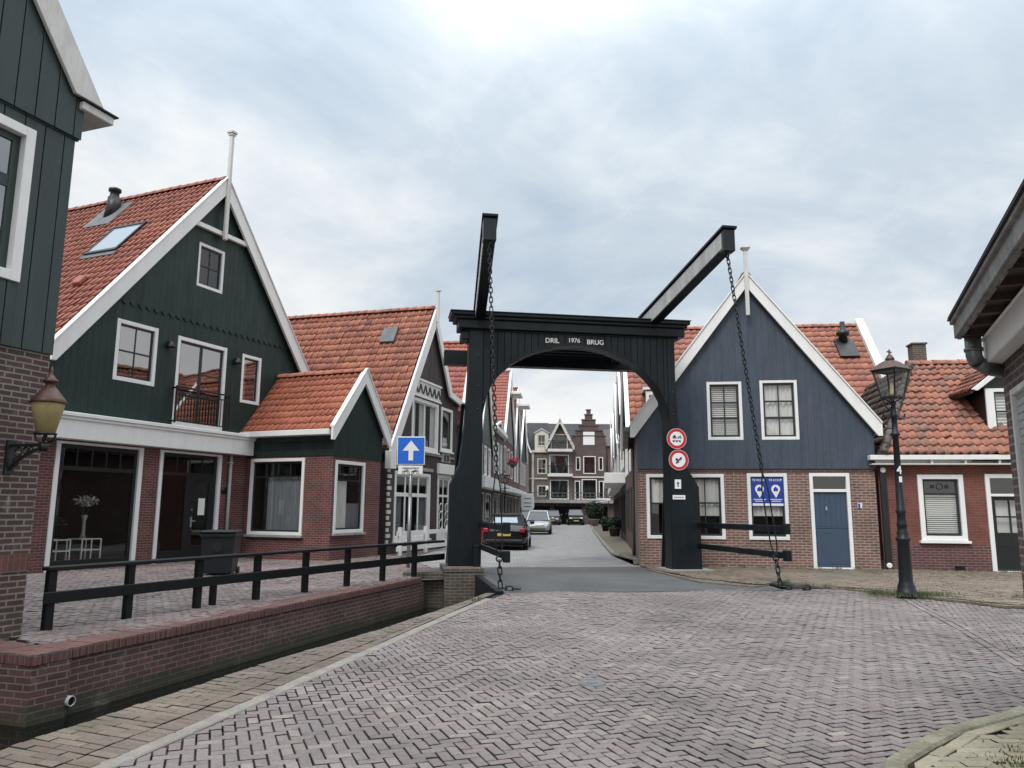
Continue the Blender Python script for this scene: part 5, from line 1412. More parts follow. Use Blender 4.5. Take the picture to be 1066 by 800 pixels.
# ------------------------------------------------------------------ street lamp
L_=thing('street_lamp','dark cast iron street lamp with tapered glass lantern at the pavement edge','street lamp',(7.52,15.02,0),30)
m=MB()
m.lathe([(.205,0),(.205,.10),(.185,.12),(.178,.20),(.150,.26),(.142,.30),(.122,1.02),(.148,1.06),(.152,1.10),(.11,1.13),(.125,1.20),(.10,1.24),(.10,1.32),(.115,1.34),(.10,1.38),(.085,1.55),(.115,1.60),(.085,1.64),(.07,2.4),(.062,3.05),(.10,3.08),(.10,3.11),(.062,3.14),(.058,3.42),(.09,3.45),(.06,3.5),(.05,3.66),(.075,3.70),(.05,3.74)],(0,0,0),14)
m.v=[(x*.88,y*.88,z) for x,y,z in m.v]; m.build('post','iron',L_)
m=MB()
for s in (-1,1):
    m.tube([(0,0,3.42),(s*.2,0,3.40),(s*.32,0,3.44),(s*.36,0,3.52)],[.018,.016,.014,.02],6)
    m.tube([(s*.05,0,3.5),(s*.22,0,3.62),(s*.33,0,3.80),(s*.20,0,3.90)],.012,5)
m.tube([(-.36,0,3.42),(.36,0,3.42)],.014,6)
m.build('ladder_bar','iron',L_)
b0,b1,zb,zt=.145,.235,3.84,4.36
m=MB()
c0=[(-b0,-b0),(b0,-b0),(b0,b0),(-b0,b0)]; c1=[(-b1,-b1),(b1,-b1),(b1,b1),(-b1,b1)]
for (p,q) in zip(c0,c1): m.bar((*p,zb),(*q,zt),.028,.028); m.tube([(0,0,3.70),(p[0],p[1],zb)],.012,5)
m.box(-b0-.02,b0+.02,-b0-.02,b0+.02,zb-.03,zb); 
for s in (-1,1): m.box(-b1-.02,b1+.02,s*b1-.015,s*b1+.015,zt-.03,zt); m.box(s*b1-.015,s*b1+.015,-b1-.02,b1+.02,zt-.031,zt-.001)
m.build('lantern_frame','iron',L_)
m=MB()
for k in range(4):
    j=(k+1)%4; m.poly([(*c0[k],zb),(*c0[j],zb),(*c1[j],zt-.02),(*c1[k],zt-.02)])
m.build('lantern_glass','lamp_glass',L_)
m=MB(); h=math.pi/4; q2=math.sqrt(2)
m.lathe([((b1+.035)*q2,zt),((b1+.045)*q2,zt+.02),(.13*q2,zt+.17),(.075*q2,zt+.205)],(0,0,0),4,0,h,sm=False); m.lathe([(.085,zt+.20),(.085,zt+.25),(.06,zt+.28),(.05,zt+.31),(.02,zt+.33),(.015,zt+.43)],(0,0,0),12)
m.box(-.055,.055,-.01,.01,zt+.37,zt+.39)
for s in (-.055,.055): m.lathe([(.001,-.02),(.022,0),(.001,.02)],(s,0,zt+.38),8)
m.build('hood','copper',L_)
m=MB(); m.lathe([(.05,3.85),(.05,3.92),(.035,4.02),(.035,4.12)],(0,0,0),10); m.build('burner','lamp_core',L_)
t=thing('waymark_sticker','small white waymark number on the street lamp post','sign',(7.50,14.93,2.26),12)
text_mesh('4',.22,upright(0,0,.06),'number','sign_white',t,.004); m=MB(); m.box(-.012,.05,.001,.006,-.10,.01); m.build('tag','sign_white',t)
# ------------------------------------------------------------------ street behind the bridge: row houses
def row_house(label,loc,rz,w,dep,eave,ridge,wallm,gabm,tile,wins=(),shop=(),zclad=None,fascia=None,overh=.2,bw=.22,trim='white',group=None,flat=False,cat='house',name='row_house',eavel=None,eaver=None,finial=True,bboard=.32,axis=None,shopframe='white_old'):
    o=thing(name,label,cat,(loc[0],loc[1],0),rz,group)
    el=eave if eavel is None else eavel; er=eave if eaver is None else eaver; xa=w/2 if axis is None else axis
    zc=eave if zclad is None else zclad
    ops=list(wins)+list(shop)
    mb=MB(); wall(mb,[(0,-.2),(w,-.2),(w,er),(xa,ridge),(0,el)],ops,z1=zc)
    for x,e in ((0,el),(w,er)): mb.poly([(x,0,-.2),(x,dep,-.2),(x,dep,e),(x,0,e)])
    mb.build('wall',wallm,o)
    mb=MB(); boards(mb,[(0,zc-.05),(w,zc-.05),(w,max(er,zc)),(xa,ridge),(0,max(el,zc))],ops,0,bw,.03,.01); mb.build('gable_boards',gabm,o)
    k_=int(abs(loc[1]))
    for q in wins: window(o,*q,cw=.09,mx=(.5,),mz=(.6,),sash='sash' if k_%2 else 'white',sw=.045,simple=True,room=.4,curtain=[(0,.3,0,1,'curtain'),(.7,1,0,1,'curtain')] if random.random()<.6 else None)
    for q in shop: window(o,*q,cw=.07,proud=.012,frame=shopframe,mx=(.5,),mz=(.78,),sash='sash',simple=True,room=.5,name='shopfront')
    if fascia:
        mb=MB(); mb.box(-.05,w+.05,-fascia[2],-.003,fascia[0],fascia[1]); mb.build('fascia',trim,o,bevel=.02)
    barge(o,-overh,el-overh*(ridge-el)/xa,xa,ridge+.05,w+overh,er-overh*(ridge-er)/(w-xa),bboard,-.2,-.12,trim)
    gable_roof(o,-overh,el-overh*(ridge-el)/xa,xa,ridge+.05,w+overh,er-overh*(ridge-er)/(w-xa),-.1,dep,tile,th=.36,tw=.28,seed=int(abs(loc[1])*3)%97)
    if finial:
        mb=MB(); mb.box(xa-.05,xa+.05,-.28,-.2,ridge-.8,ridge+.9); mb.build('finial',trim,o)
    return o
def wrow(xs,w,z0,z1): return [(x,z0,x+w,z1) for x in xs]
# near side of the left row: facade line from (-2.45,34.3) heading 4.8 degrees right
P0=np.array([-2.40,34.35]); hd=R(90-4.8); HD=np.array([math.cos(hd),math.sin(hd)])
def at(s): return P0+HD*s
h=row_house('red tiled house behind the dark brown house, half hidden by the bridge pylon',at(0),85.2,6.4,9,5.5,9.7,'bk_row','darkclad','tile_far',wrow((.8,2.6,4.4),1.1,3.3,5.0),wrow((.8,3.4),2.0,.5,2.5),zclad=5.4)
h=row_house('dark green boarded gable house with white fascia in the street behind the bridge',at(6.6),85.2,7.2,9,5.2,9.9,'bk_row','darkclad','tile_far',wrow((1.0,3.1,5.2),1.3,3.5,5.2),wrow((.5,4.2),2.8,.3,2.5),zclad=3.3,fascia=(2.72,3.35,.5))
h=row_house('flat fronted brick house with white cornice in the middle of the street',at(14.4),85.2,6.8,8,6.75,7.35,'bk_row','bk_row','tile_dark',wrow((.7,2.7,4.8),1.2,3.9,6.0),wrow((.5,3.4),2.4,.3,2.6),zclad=7.4,fascia=(2.75,3.15,.7),bboard=.12,finial=False)
mb=MB(); mb.box(-.1,6.85,-.35,-.0035,6.6,6.86); mb.build('cornice','white',h,bevel=.02)
h=row_house('brick house with steep red roof, white gable edge and hoist beam in the street',at(21.3),85.2,9.0,9,7.2,12.3,'bk_row2','greyclad','tile_far',wrow((.8,3.7,6.6),1.5,4.0,6.2),wrow((.6,3.2,6.2),2.2,.3,2.6),zclad=6.8,fascia=(2.75,3.1,.8),bboard=.5)
mb=MB(); mb.box(3.4,6.0,-1.0,-.1,10.4,10.62); mb.build('hoist_beam','white',h,bevel=.02); mb=MB(); mb.box(5.6,6.6,.6,1.6,10.6,12.9); mb.build('chimney','bk_chim',h)
h=row_house('white edged narrow gable house with tall white chimney far along the street',at(30.6),85.2,6.2,9,6.6,12.2,'bk_row2','greyclad','tile_far',wrow((.8,3.6),1.6,3.9,5.9),wrow((.6,3.3),2.2,.3,2.6),zclad=6.2,fascia=(2.75,3.1,.7))
mb=MB(); mb.box(1.9,4.4,-1.15,-.1,10.5,10.75); mb.build('hoist_beam','white',h,bevel=.02); mb=MB(); mb.box(.6,1.3,.4,1.1,8.5,12.6); mb.box(.5,1.4,.3,1.2,12.6,12.8); mb.build('chimney','white',h)
h=row_house('dark slate gable house, last of the row before the terrace',at(37.4),85.2,9.0,9,6.8,11.6,'bk_end','teal','tile_dark',wrow((1.2,4.0,6.6),1.4,3.9,6.0),wrow((.8,4.6),2.8,.3,2.6),zclad=6.4,fascia=(2.75,3.1,.5))

# right row: facades along x from (3.9,23.3) heading 6.6 degrees right; local x runs towards the bridge
def atr(d): t=(d-23.29)/(35.62-23.29); return (3.87+1.42*t+.02, d)
def rrow(d0,d1): return atr(d1),(d1-d0)*1.0066
loc,w=rrow(28.6,37.0)
h=row_house('wine red brick house with mottled tile roof directly behind the blue gable house',loc,-96.6,w,9.65,4.6,9.25,'bk_row2','bk_row2','tile_brown',wrow((.6,2.4,5.6),1.2,3.1,4.5),wrow((.5,2.2,3.9,6.2),1.15,.7,2.5),axis=w*.52,bboard=.42,finial=False,zclad=9.3,shopframe='brownclad')
# the far end of that roof has a white rake board and a vent; and a little dormer near the street
xa=w*.52; sl=(9.25-4.6)/(w-xa)
mb=MB(); mb.prism([(w+.2,4.70),(w+.2,4.1),(xa,9.0),(xa,9.62)][::-1],9.55,9.87); mb.build('bargeboard','white',h,bevel=.01); mb=MB(); mb.prism([(-.2,4.5),(-.2,4.1),(xa,9.0),(xa,9.62)],9.55,9.87); mb.build('bargeboard','white',h,bevel=.01)
mb=MB(); xv=xa+1.2; zv=9.25-(xv-xa)*sl
mb.lathe([(.17,-.3),(.17,.45),(.26,.5),(.26,.62),(.11,.72),(.10,1.05)],(xv-.35,8.75,zv+.36),12); 
mb.prism([(xv-.45,zv+.62),(xv+.30,zv-.22),(xv+.37,zv-.15),(xv-.38,zv+.69)],8.4,9.15); mb.build('roof_vent','black',h)
mb=MB(); dz=4.75; xd=w-.35; mb.box(xd-1.7,xd,.55,1.75,dz-.3,dz+1.35); dm=mb.build('dormer','slate',h)
mb=MB()
for a,b,c,d in ((.55,.67,dz-.25,dz+1.3),(1.63,1.75,dz-.25,dz+1.3),(.67,1.63,dz+1.15,dz+1.3),(.67,1.63,dz-.25,dz-.1)): mb.box(xd+.002,xd+.06,a,b,c,d)
mb.box(xd-1.75,xd+.12,.45,1.85,dz+1.352,dz+1.45); mb.build('frame','white',dm)
mb=MB(); mb.poly([(xd+.02,.67,dz-.1),(xd+.02,1.63,dz-.1),(xd+.02,1.63,dz+1.15),(xd+.02,.67,dz+1.15)]); mb.build('pane','glass',dm)
loc,w=rrow(37.1,46)
h=row_house('grey boarded house with a white shop canopy on the pavement side of the street',loc,-96.6,w,9,6.2,9.6,'bk_brown','greyclad','tile_far',wrow((.8,3.4,6.0),1.6,3.7,5.6),wrow((.5,3.3,6.2),2.2,.3,2.5),zclad=3.2,shopframe='brownclad',fascia=(2.85,3.35,1.0))
mb=MB(); mb.box(5.6,6.6,-.1,.9,7.0,10.6); mb.build('chimney','slate',h)
mb=MB(); mb.tube([(x,-.85,3.36) for x in (0,w)],.03,5); mb.tube([(x,-.85,4.1) for x in (0,w)],.03,5)
for k in range(24): mb.box(k*w/23-.015,k*w/23+.015,-.87,-.84,3.35,4.1)
mb.build('balcony_railing','black',h)
loc,w=rrow(46.2,56); row_house('dark boarded gable house with broad white rake boards beyond the white canopy',loc,-96.6,w,9,5.6,9.9,'bk_row','darkclad','tile_far',wrow((.8,3.8,6.8),1.5,3.7,5.4),wrow((.5,3.5,6.6),2.2,.3,2.5),zclad=3.2,shopframe='brownclad',fascia=(2.75,3.2,.6),bboard=.6)
loc,w=rrow(56.2,66); row_house('pale grey gable house at the far end of the pavement',loc,-96.6,w,9,5.4,9.2,'bk_row2','greyclad','tile_far',wrow((.8,3.8,6.8),1.5,3.7,5.4),wrow((.5,3.5,6.6),2.2,.3,2.5),zclad=3.2,shopframe='brownclad',fascia=(2.75,3.2,.6),bboard=.6)
loc,w=rrow(66.2,74); row_house('small white edged gable house next to the end terrace',loc,-96.6,w,9,5.4,8.8,'bk_row','greyclad','tile_far',wrow((.8,4.8),1.5,3.7,5.2),wrow((.5,4.4),2.2,.3,2.5),zclad=3.2,shopframe='brownclad',fascia=(2.75,3.1,.4),bboard=.5)

# ------------------------------------------------------------------ terrace and houses at the end of the street
T_=thing('raised_terrace','raised terrace wall with dark garage openings and a grey railing across the street end','terrace',(0,84.0,0),0)
mb=MB(); wall(mb,[(-6,-.1),(14,-.1),(14,2.25),(-6,2.25)],[(1.2,-.1,4.2,1.9),(4.6,-.1,7.6,1.9),(8.4,-.1,10.4,1.9)],0); mb.build('wall','bk_step',T_)
mb=MB(); mb.box(-6,14,3.0,3.1,-.1,2.2); mb.build('garage_back','black',T_)
mb=MB(); mb.box(-6,14,-.6,9,2.26,2.6); mb.build('slab','concrete',T_)
mb=MB()
for k in range(41): x=-6+k*.5; mb.box(x-.03,x+.03,-.5,-.44,2.6,3.35)
mb.box(-6,14,-.5,-.43,3.30,3.38); mb.box(-6,14,-.49,-.44,2.95,3.0); mb.build('railing','zinc',T_)
def end_house(name,label,x0,x1,y,prof,wallm): 
    o=thing(name,label,'house',(0,y,0),0); return o
# brick house with a dormer bay
E1=thing('dormer_house','mauve brick house with cream dormer and slate roof at the street end','house',(0,89.5,0),0)
ops=wrow((3.0,),1.1,3.0,4.3)+wrow((3.0,),1.1,5.6,7.4)
mb=MB(); wall(mb,[(1.9,2.5),(4.45,2.5),(4.45,8.2),(1.9,8.2)],ops); mb.build('wall','bk_end',E1)
for q in ops: window(E1,*q,cw=.09,mx=(.5,),mz=(.35,),sash='cream',frame='cream',simple=True,room=.4)
mb=MB(); mb.box(2.35,2.6,-.06,-.002,2.6,8.2); mb.box(4.3,4.5,-.06,-.0025,2.6,8.2); mb.box(1.9,4.5,-.2,-.003,8.1,8.35); mb.box(1.9,4.5,-.1,-.0035,5.0,5.15); mb.build('pilaster','cream',E1)
mb=MB(); mb.prism([(0,8.2),(4,12.0),(4,8.2)],1.9,4.5,0,lambda p:(p[1],p[0]+.05,p[2])); mb.build('roof','slate',E1)
mb=MB(); wall(mb,[(2.7,8.35),(4.3,8.35),(4.3,10.3),(3.5,10.75),(2.7,10.3)],[(3.0,8.8,4.0,10.2)],.02); mb.poly([(2.7,.02,8.35),(2.7,2.5,8.35),(2.7,2.5,10.3),(2.7,.02,10.3)]); mb.poly([(4.3,.02,8.35),(4.3,2.5,8.35),(4.3,2.5,10.3),(4.3,.02,10.3)]); mb.prism([(2.6,10.3),(3.5,10.8),(4.4,10.3),(4.4,10.4),(3.5,10.92),(2.6,10.4)],-.1,2.5); dm=mb.build('dormer','cream',E1)
window(E1,3.0,8.8,4.0,10.2,T=lambda p:(p[0],.02+p[1],p[2]),cw=.08,mx=(.5,),mz=(.35,),sash='cream',frame='cream',simple=True,room=.4)
# teal mansard with a swept end
E0=thing('mansard_house','slate blue mansard house with a swept white roof edge beside the dormer house','house',(0,88.5,0),0)
ops=wrow((.2,1.0),.6,3.0,4.6)+wrow((.2,1.0),.6,5.6,7.2)
mb=MB(); wall(mb,[(-4,2.5),(2.0,2.5),(2.0,7.9),(-4,7.9)],ops); mb.build('wall','bk_end',E0)
for q in ops: window(E0,*q,cw=.09,mx=(),mz=(.5,),sash='cream',frame='cream',simple=True,room=.4)
mb=MB(); P=[(-4,7.9),(2.1,7.9),(1.95,8.3),(1.7,8.9),(1.55,9.8),(1.5,11.0),(1.3,11.9),(-4,11.9)]; mb.prism(P,-.05,6); mb.build('mansard_roof','teal',E0)
mb=MB(); Q=[(2.2,7.95),(2.02,8.35),(1.78,8.95),(1.64,9.8),(1.58,11.1),(1.35,12.0)]; Q2=[(x+.16,z) for x,z in Q]; mb.prism(Q[:]+Q2[::-1],-.15,0.1); mb.build('roof_edge','white',E0)
# gabled balcony house
E2=thing('balcony_house','gabled brick house with two white balconies at the street end','house',(0,88.0,0),0)
ops=[(4.5,8.3,6.4,10.1),(4.35,5.55,6.55,7.75),(4.4,2.7,6.5,4.9)]
mb=MB(); wall(mb,[(4.5-.35,2.5),(6.95,2.5),(6.95,9.0),(5.5,11.5),(4.15,9.0)],ops); 
for x in (4.15,6.95): mb.poly([(x,0,2.5),(x,4,2.5),(x,4,9),(x,0,9)])
mb.build('wall','bk_end',E2)
for q in ops: window(E2,*q,cw=.09,mx=(.33,.67),mz=(),sash='sash',sw=.06,simple=True,room=.6,name='balcony_door')
barge(E2,3.85,8.6,5.5,11.75,7.15,8.6,.22,-.7,-.6,'white_old'); mb=MB(); mb.prism([(3.85,8.6),(5.5,11.75),(7.15,8.6),(7.05,8.6),(5.5,11.55),(3.95,8.6)][::-1],-.6,5); mb.build('roof','slate',E2)
mb=MB(); mb.box(5.46,5.54,-.7,-.62,11.2,12.5); mb.build('finial','white',E2)
for z in (5.25,8.05):
    mb=MB(); mb.box(4.1,6.9,-1.1,-.003,z,z+.3); b=mb.build('balcony','white_old',E2); mb=MB(); 
    for k in range(15): x=4.15+k*.19; mb.box(x-.015,x+.015,-1.07,-1.04,z+.3,z+1.2)
    mb.box(4.1,6.9,-1.08,-1.03,z+1.15,z+1.22); mb.build('balcony_railing','black',b)
# stepped gable house
E3=thing('stepped_gable_house','dark mauve brick house with a stepped gable at the street end','house',(0,88.0,0),0)
cx=8.85; steps=[(1.95,9.3),(1.95,9.9),(1.55,9.9),(1.55,10.5),(1.15,10.5),(1.15,11.1),(.8,11.1),(.8,11.75),(.45,11.75),(.45,12.35),(.25,12.35),(.25,12.9)]
ops=[(8.2,8.9,9.5,10.4),(8.2,5.6,9.6,7.6),(7.35,6.0,7.85,7.5),(9.95,6.0,10.45,7.5),(8.0,2.7,9.7,5.0),(7.2,2.7,7.8,4.8),(9.95,2.7,10.5,4.8)]
mb=MB(); wall(mb,[(6.96,2.5),(10.8,2.5),(10.8,9.3),(6.96,9.3)],ops)
z=9.3
for wd,zz in ((1.92,9.9),(1.55,10.5),(1.15,11.1),(.8,11.75),(.45,12.35),(.25,12.9)):
    wall(mb,[(cx-wd,z),(cx+wd,z),(cx+wd,zz),(cx-wd,zz)],ops); z=zz
mb.poly([(10.8,0,2.5),(10.8,5,2.5),(10.8,5,9.3),(10.8,0,9.3)]); mb.build('wall','bk_step',E3)
mb=MB(); z=9.3
for wd,zz in ((1.92,9.9),(1.55,10.5),(1.15,11.1),(.8,11.75),(.45,12.35),(.25,12.9)):
    mb.box(cx-wd-.06,cx+wd+.06,-.08,.35,zz+.003,zz+.10)
mb.build('step_coping','bk_step',E3)
mb=MB(); mb.box(8.2,9.5,-.03,.02,8.9,10.4); mb.build('white_panel','white',E3)
for q in ops[1:]: window(E3,*q,cw=.08,mx=(.5,) if q[2]-q[0]>1 else (),mz=(.5,),sash='sash',simple=True,room=.5)
mb=MB(); mb.prism([(6.98,9.2),(10.7,9.2),(8.85,12.0)],.3,6); mb.build('roof','slate',E3)
mb=MB(); mb.box(6.9,10.9,-.12,-.003,5.15,5.3); mb.build('string_course','cream',E3)
E4=thing('slate_roof_block','long building with dark slate roof showing behind the end houses','building',(0,94,0),0)
mb=MB(); mb.box(-8,18,0,6,0,10.2); mb.build('wall','bk_step',E4); mb=MB(); mb.prism([(-.3,10.2),(6.3,10.2),(3,12.3)],-8,18,0,lambda p:(p[1],p[0],p[2])); mb.build('roof','slate',E4)
E5=thing('end_brick_house','plain dark brick house beside the stepped gable','house',(0,88.4,0),0)
mb=MB(); mb.box(10.82,16,0,5,0,8.8); mb.build('wall','bk_row',E5); mb=MB(); mb.prism([(-.2,8.8),(5.2,8.8),(2.5,11)],10.82,16,0,lambda p:(p[1],p[0],p[2])); mb.build('roof','tile_dark',E5)

# ------------------------------------------------------------------ cars
def loft(m,st,mi=0):
    """st: list of (y, hw, zb, zt): rounded body sections"""
    rings=[]
    for y,w,zb,zt in st:
        h=zt-zb
        half=[(0,zb),(w*.80,zb),(w*.95,zb+h*.12),(w,zb+h*.38),(w*.985,zb+h*.66),(w*.92,zb+h*.90),(w*.80,zt),(0,zt+.025)]
        pts=half+[(-x,z) for x,z in half[-2:0:-1]]
        rings.append((m.verts([(x,y,z) for x,z in pts]),len(pts)))
    for (a,k),(b,_) in zip(rings,rings[1:]):
        for i in range(k): m.face((a+i,a+(i+1)%k,b+(i+1)%k,b+i),mi,None,True)
    for a,k in (rings[0],rings[-1]): m.face(range(a,a+k),mi,None,False)
def car(label,loc,rz,paintm,L=4.0,W=1.74,Ht=1.46,roadster=False,suv=False,name='parked_car'):
    """rear at y=0, nose at y=L"""
    o=thing(name,label,'car',(loc[0],loc[1],0),rz,'cars parked along the street')
    w=W/2; bz=.92 if not suv else 1.02
    if roadster: bz=.95
    m=MB()
    loft(m,[(0,w*.80,.34,bz-.22),(.06,w*.90,.27,bz-.08),(.22,w*.97,.21,bz-.01),(.7,w,.19,bz+.01),(L*.45,w,.18,bz),(L*.66,w,.18,bz-.02),(L*.80,w*.98,.19,bz-.10),(L*.92,w*.92,.23,bz-.20),(L*.975,w*.84,.28,bz-.30),(L,w*.72,.34,bz-.38)])
    m.build('body',paintm,o)
    y0,y1=(.55,L*.70) if roadster else (.10,L*.76)
    t0,t1=(1.15,L*.50) if roadster else (.55,L*.55)
    wb,wt=w*.86,w*.66
    m=MB(); cuts=[(y0,bz-.02,wb),(t0,Ht-.05,wt),((t0+t1)/2,Ht-.02,wt*1.03),(t1,Ht-.06,wt),(y1,bz-.03,wb)]
    bot=[(y0,bz-.04),(t0*.9,bz-.04),((t0+t1)/2,bz-.04),(t1*1.08,bz-.04),(y1,bz-.05)]
    i0=[m.verts([(-wb*.99,b[0],b[1]),(-c[2],c[0],c[1]),(c[2],c[0],c[1]),(wb*.99,b[0],b[1])]) for b,c in zip(bot,cuts)]
    for a,b in zip(i0,i0[1:]):
        for k in range(3): m.face((a+k,a+k+1,b+k+1,b+k))
    m.build('glasshouse','softtop' if roadster else 'carglass',o,bevel=.03,seg=2)
    m=MB(); n=m.verts([(-wt*.97,t0-.05,Ht-.045),(wt*.97,t0-.05,Ht-.045),(wt,(t0+t1)/2,Ht-.005),(wt*.97,t1+.03,Ht-.05),(-wt*.97,t1+.03,Ht-.05),(-wt,(t0+t1)/2,Ht-.005)]+[(-wt*.9,t0,Ht-.01),(wt*.9,t0,Ht-.01),(wt*.9,(t0+t1)/2,Ht+.03),(wt*.9,t1,Ht-.015),(-wt*.9,t1,Ht-.015),(-wt*.9,(t0+t1)/2,Ht+.03)])
    for k in range(6): j=(k+1)%6; m.face((n+k,n+j,n+6+j,n+6+k))
    m.face((n+6,n+7,n+8,n+11)); m.face((n+11,n+8,n+9,n+10)); m.build('roof','softtop' if roadster else paintm,o)
    for s in (-1,1):
        m=MB()
        m.bar((s*wb*.99,y0+.02,bz-.03),(s*wt,t0,Ht-.03),.07,.06); m.bar((s*wb*.99,y1-.02,bz-.04),(s*wt,t1,Ht-.05),.06,.05); m.bar((s*wt,t0,Ht-.03),(s*wt,t1,Ht-.05),.05,.05)
        if not roadster: m.bar((s*wb*1.0,(t0+t1)/2,bz-.03),(s*(wt+.01),(t0+t1)/2,Ht-.03),.03,.07)
        m.build('pillar','softtop' if roadster else paintm,o)
    if roadster:
        m=MB(); m.poly([(-.50,.70,bz+.10),(.50,.70,bz+.10),(.44,1.02,Ht-.14),(-.44,1.02,Ht-.14)]); m.build('rear_window','skyglass',o)
        for v in m.v: pass
    else:
        m=MB(); m.bar((0,.12,bz+.14),(.35,.23,bz+.24),.015,.015); m.build('wiper','black',o)
    for s in (-1,1):
        m=MB(); m.box(s*w*.80-.10,s*w*.80+.10,-.005 if not suv else .0,.16,bz-.27,bz-.10); m.build('tail_light','tail',o,bevel=.03)
        m=MB(); m.prism([(s*w*.62-.16,bz-.36),(s*w*.62+.16,bz-.36),(s*w*.62+.15,bz-.23),(s*w*.62-.13,bz-.25)],L*.935,L*.985); m.build('headlight','head',o,bevel=.02)
        m=MB(); m.box(s*(w+.09)-.09,s*(w+.09)+.09,L*.62,L*.62+.10,bz+.02,bz+.16); m.build('wing_mirror',paintm,o,bevel=.03)
        for y in (.72,L-.80):
            m=MB(); r=.32; m.lathe([(r*.9,-.10),(r,-.08),(r,.08),(r*.9,.10)],(0,0,0),20,T=lambda p,s=s,y=y:(s*(w-.095)+p[2]*1.0,y+p[0],r+p[1])); wh=m.build('wheel','tyre',o)
            m=MB(); m.lathe([(.20,-.012),(.20,.012)],(0,0,0),14,T=lambda p,s=s,y=y:(s*(w+.008)+p[2]*1.0,y+p[0],.32+p[1])); m.build('rim','rim',wh)
    m=MB(); m.box(-.26,.26,-.012,.01,bz-.40,bz-.29); m.build('number_plate','plate',o)
    m=MB(); m.box(-.26,.26,L-.005,L+.014,.40,.51); m.build('number_plate','plate',o)
    m=MB(); m.box(-w*.62,w*.62,L-.012,L+.006,.34,.395); m.box(-w*.5,w*.5,L-.05,L-.02,.53,.60); m.build('grille','black',o)
    m=MB(); m.box(-w*.82,w*.82,-.03,.12,.30,.42); m.build('bumper','black' if paintm=='car_black' else paintm,o,bevel=.03)
    m=MB(); m.box(-w*.75,w*.75,.3,L-.3,.15,.24); m.build('underbody','black',o)
    return o
car('black soft top roadster seen from behind just past the bridge',(-.27,30.6),-4,'car_black',4.0,1.80,1.40,True)
car('silver hatchback facing the bridge with a yellow number plate',(1.95,53.4),176,'car_silver',3.95,1.70,1.50)
car('dark grey hatchback parked behind the silver car',(1.55,60.8),176,'car_grey',4.1,1.72,1.50)
car('black van like car parked facing the bridge near the end of the street',(6.75,84.0-.8),178,'car_black',4.2,1.74,1.62,False,True)
car('black car parked in front of the dark garage opening below the terrace',(4.5,83.2),175,'car_grey',4.1,1.7,1.5)

# ------------------------------------------------------------------ person on the terrace
def person(label,loc,rz):
    joints={'pelvis':(0,0,.92),'waist':(0,.0,1.08),'chest':(0,.03,1.30),'neck':(0,.06,1.47),'head0':(0,.08,1.56),'head1':(0,.10,1.70),
     'shL':(-.17,.03,1.40),'elL':(-.25,.10,1.14),'haL':(-.20,.30,1.06),'fiL':(-.19,.38,1.05),'shR':(.17,.03,1.40),'elR':(.24,.06,1.12),'haR':(.22,.22,.94),'fiR':(.22,.28,.88),
     'hipL':(-.09,0,.90),'knL':(-.10,.06,.49),'anL':(-.10,-.08,.09),'toL':(-.10,.10,.03),'hipR':(.09,0,.90),'knR':(.10,.16,.50),'anR':(.10,.14,.09),'toR':(.10,.31,.03)}
    edges=[('pelvis','waist'),('waist','chest'),('chest','neck'),('neck','head0'),('head0','head1'),('chest','shL'),('shL','elL'),('elL','haL'),('haL','fiL'),('chest','shR'),('shR','elR'),('elR','haR'),('haR','fiR'),('pelvis','hipL'),('hipL','knL'),('knL','anL'),('anL','toL'),('pelvis','hipR'),('hipR','knR'),('knR','anR'),('anR','toR')]
    rad={'pelvis':.13,'waist':.12,'chest':.14,'neck':.055,'head0':.085,'head1':.085,'hip':.095,'kn':.062,'an':.042,'to':.035,'sh':.065,'el':.045,'ha':.032,'fi':.025}
    def skin(name,names,matn,grow,parent):
        ns=[n for n in joints if n in names]; me=bpy.data.meshes.new(name)
        me.from_pydata([joints[n] for n in ns],[(ns.index(a),ns.index(b)) for a,b in edges if a in ns and b in ns],[])
        o=bpy.data.objects.new(name,me); COL.objects.link(o); o.modifiers.new('skin','SKIN'); sd=o.modifiers.new('sub','SUBSURF'); sd.levels=2; sd.render_levels=2
        lay=me.skin_vertices[0] if len(me.skin_vertices) else None
        if lay is None:
            bpy.context.view_layer.objects.active=o; lay=me.skin_vertices.new() if hasattr(me.skin_vertices,'new') else None
        if lay:
            for i,n in enumerate(ns):
                r=rad.get(n) or rad[n[:-1]]; lay.data[i].radius=(r+grow,)*2
                lay.data[i].use_root = (i==0)
        me.materials.append(M[matn])
        if parent: o.parent=parent
        return o
    t=skin('person',list(joints),'skin',0,None); t.location=loc; t.rotation_euler=(0,0,R(rz)); tag(t,label,'person')
    skin('shirt',['waist','chest','shL','elL','shR','elR','pelvis'],'shirt',.018,t)
    skin('trousers',['pelvis','hipL','knL','anL','hipR','knR','anR'],'trouser',.016,t)
    m=MB(); m.lathe([(.03,-.10),(.088,-.06),(.10,.0),(.09,.06),(.05,.10),(.01,.112)],(0,.085,1.68),14); m.build('hair','hair',t)
    return t
person('person in a white shirt and dark trousers walking on the terrace behind the railing',(3.88,84.6,2.6),-70)

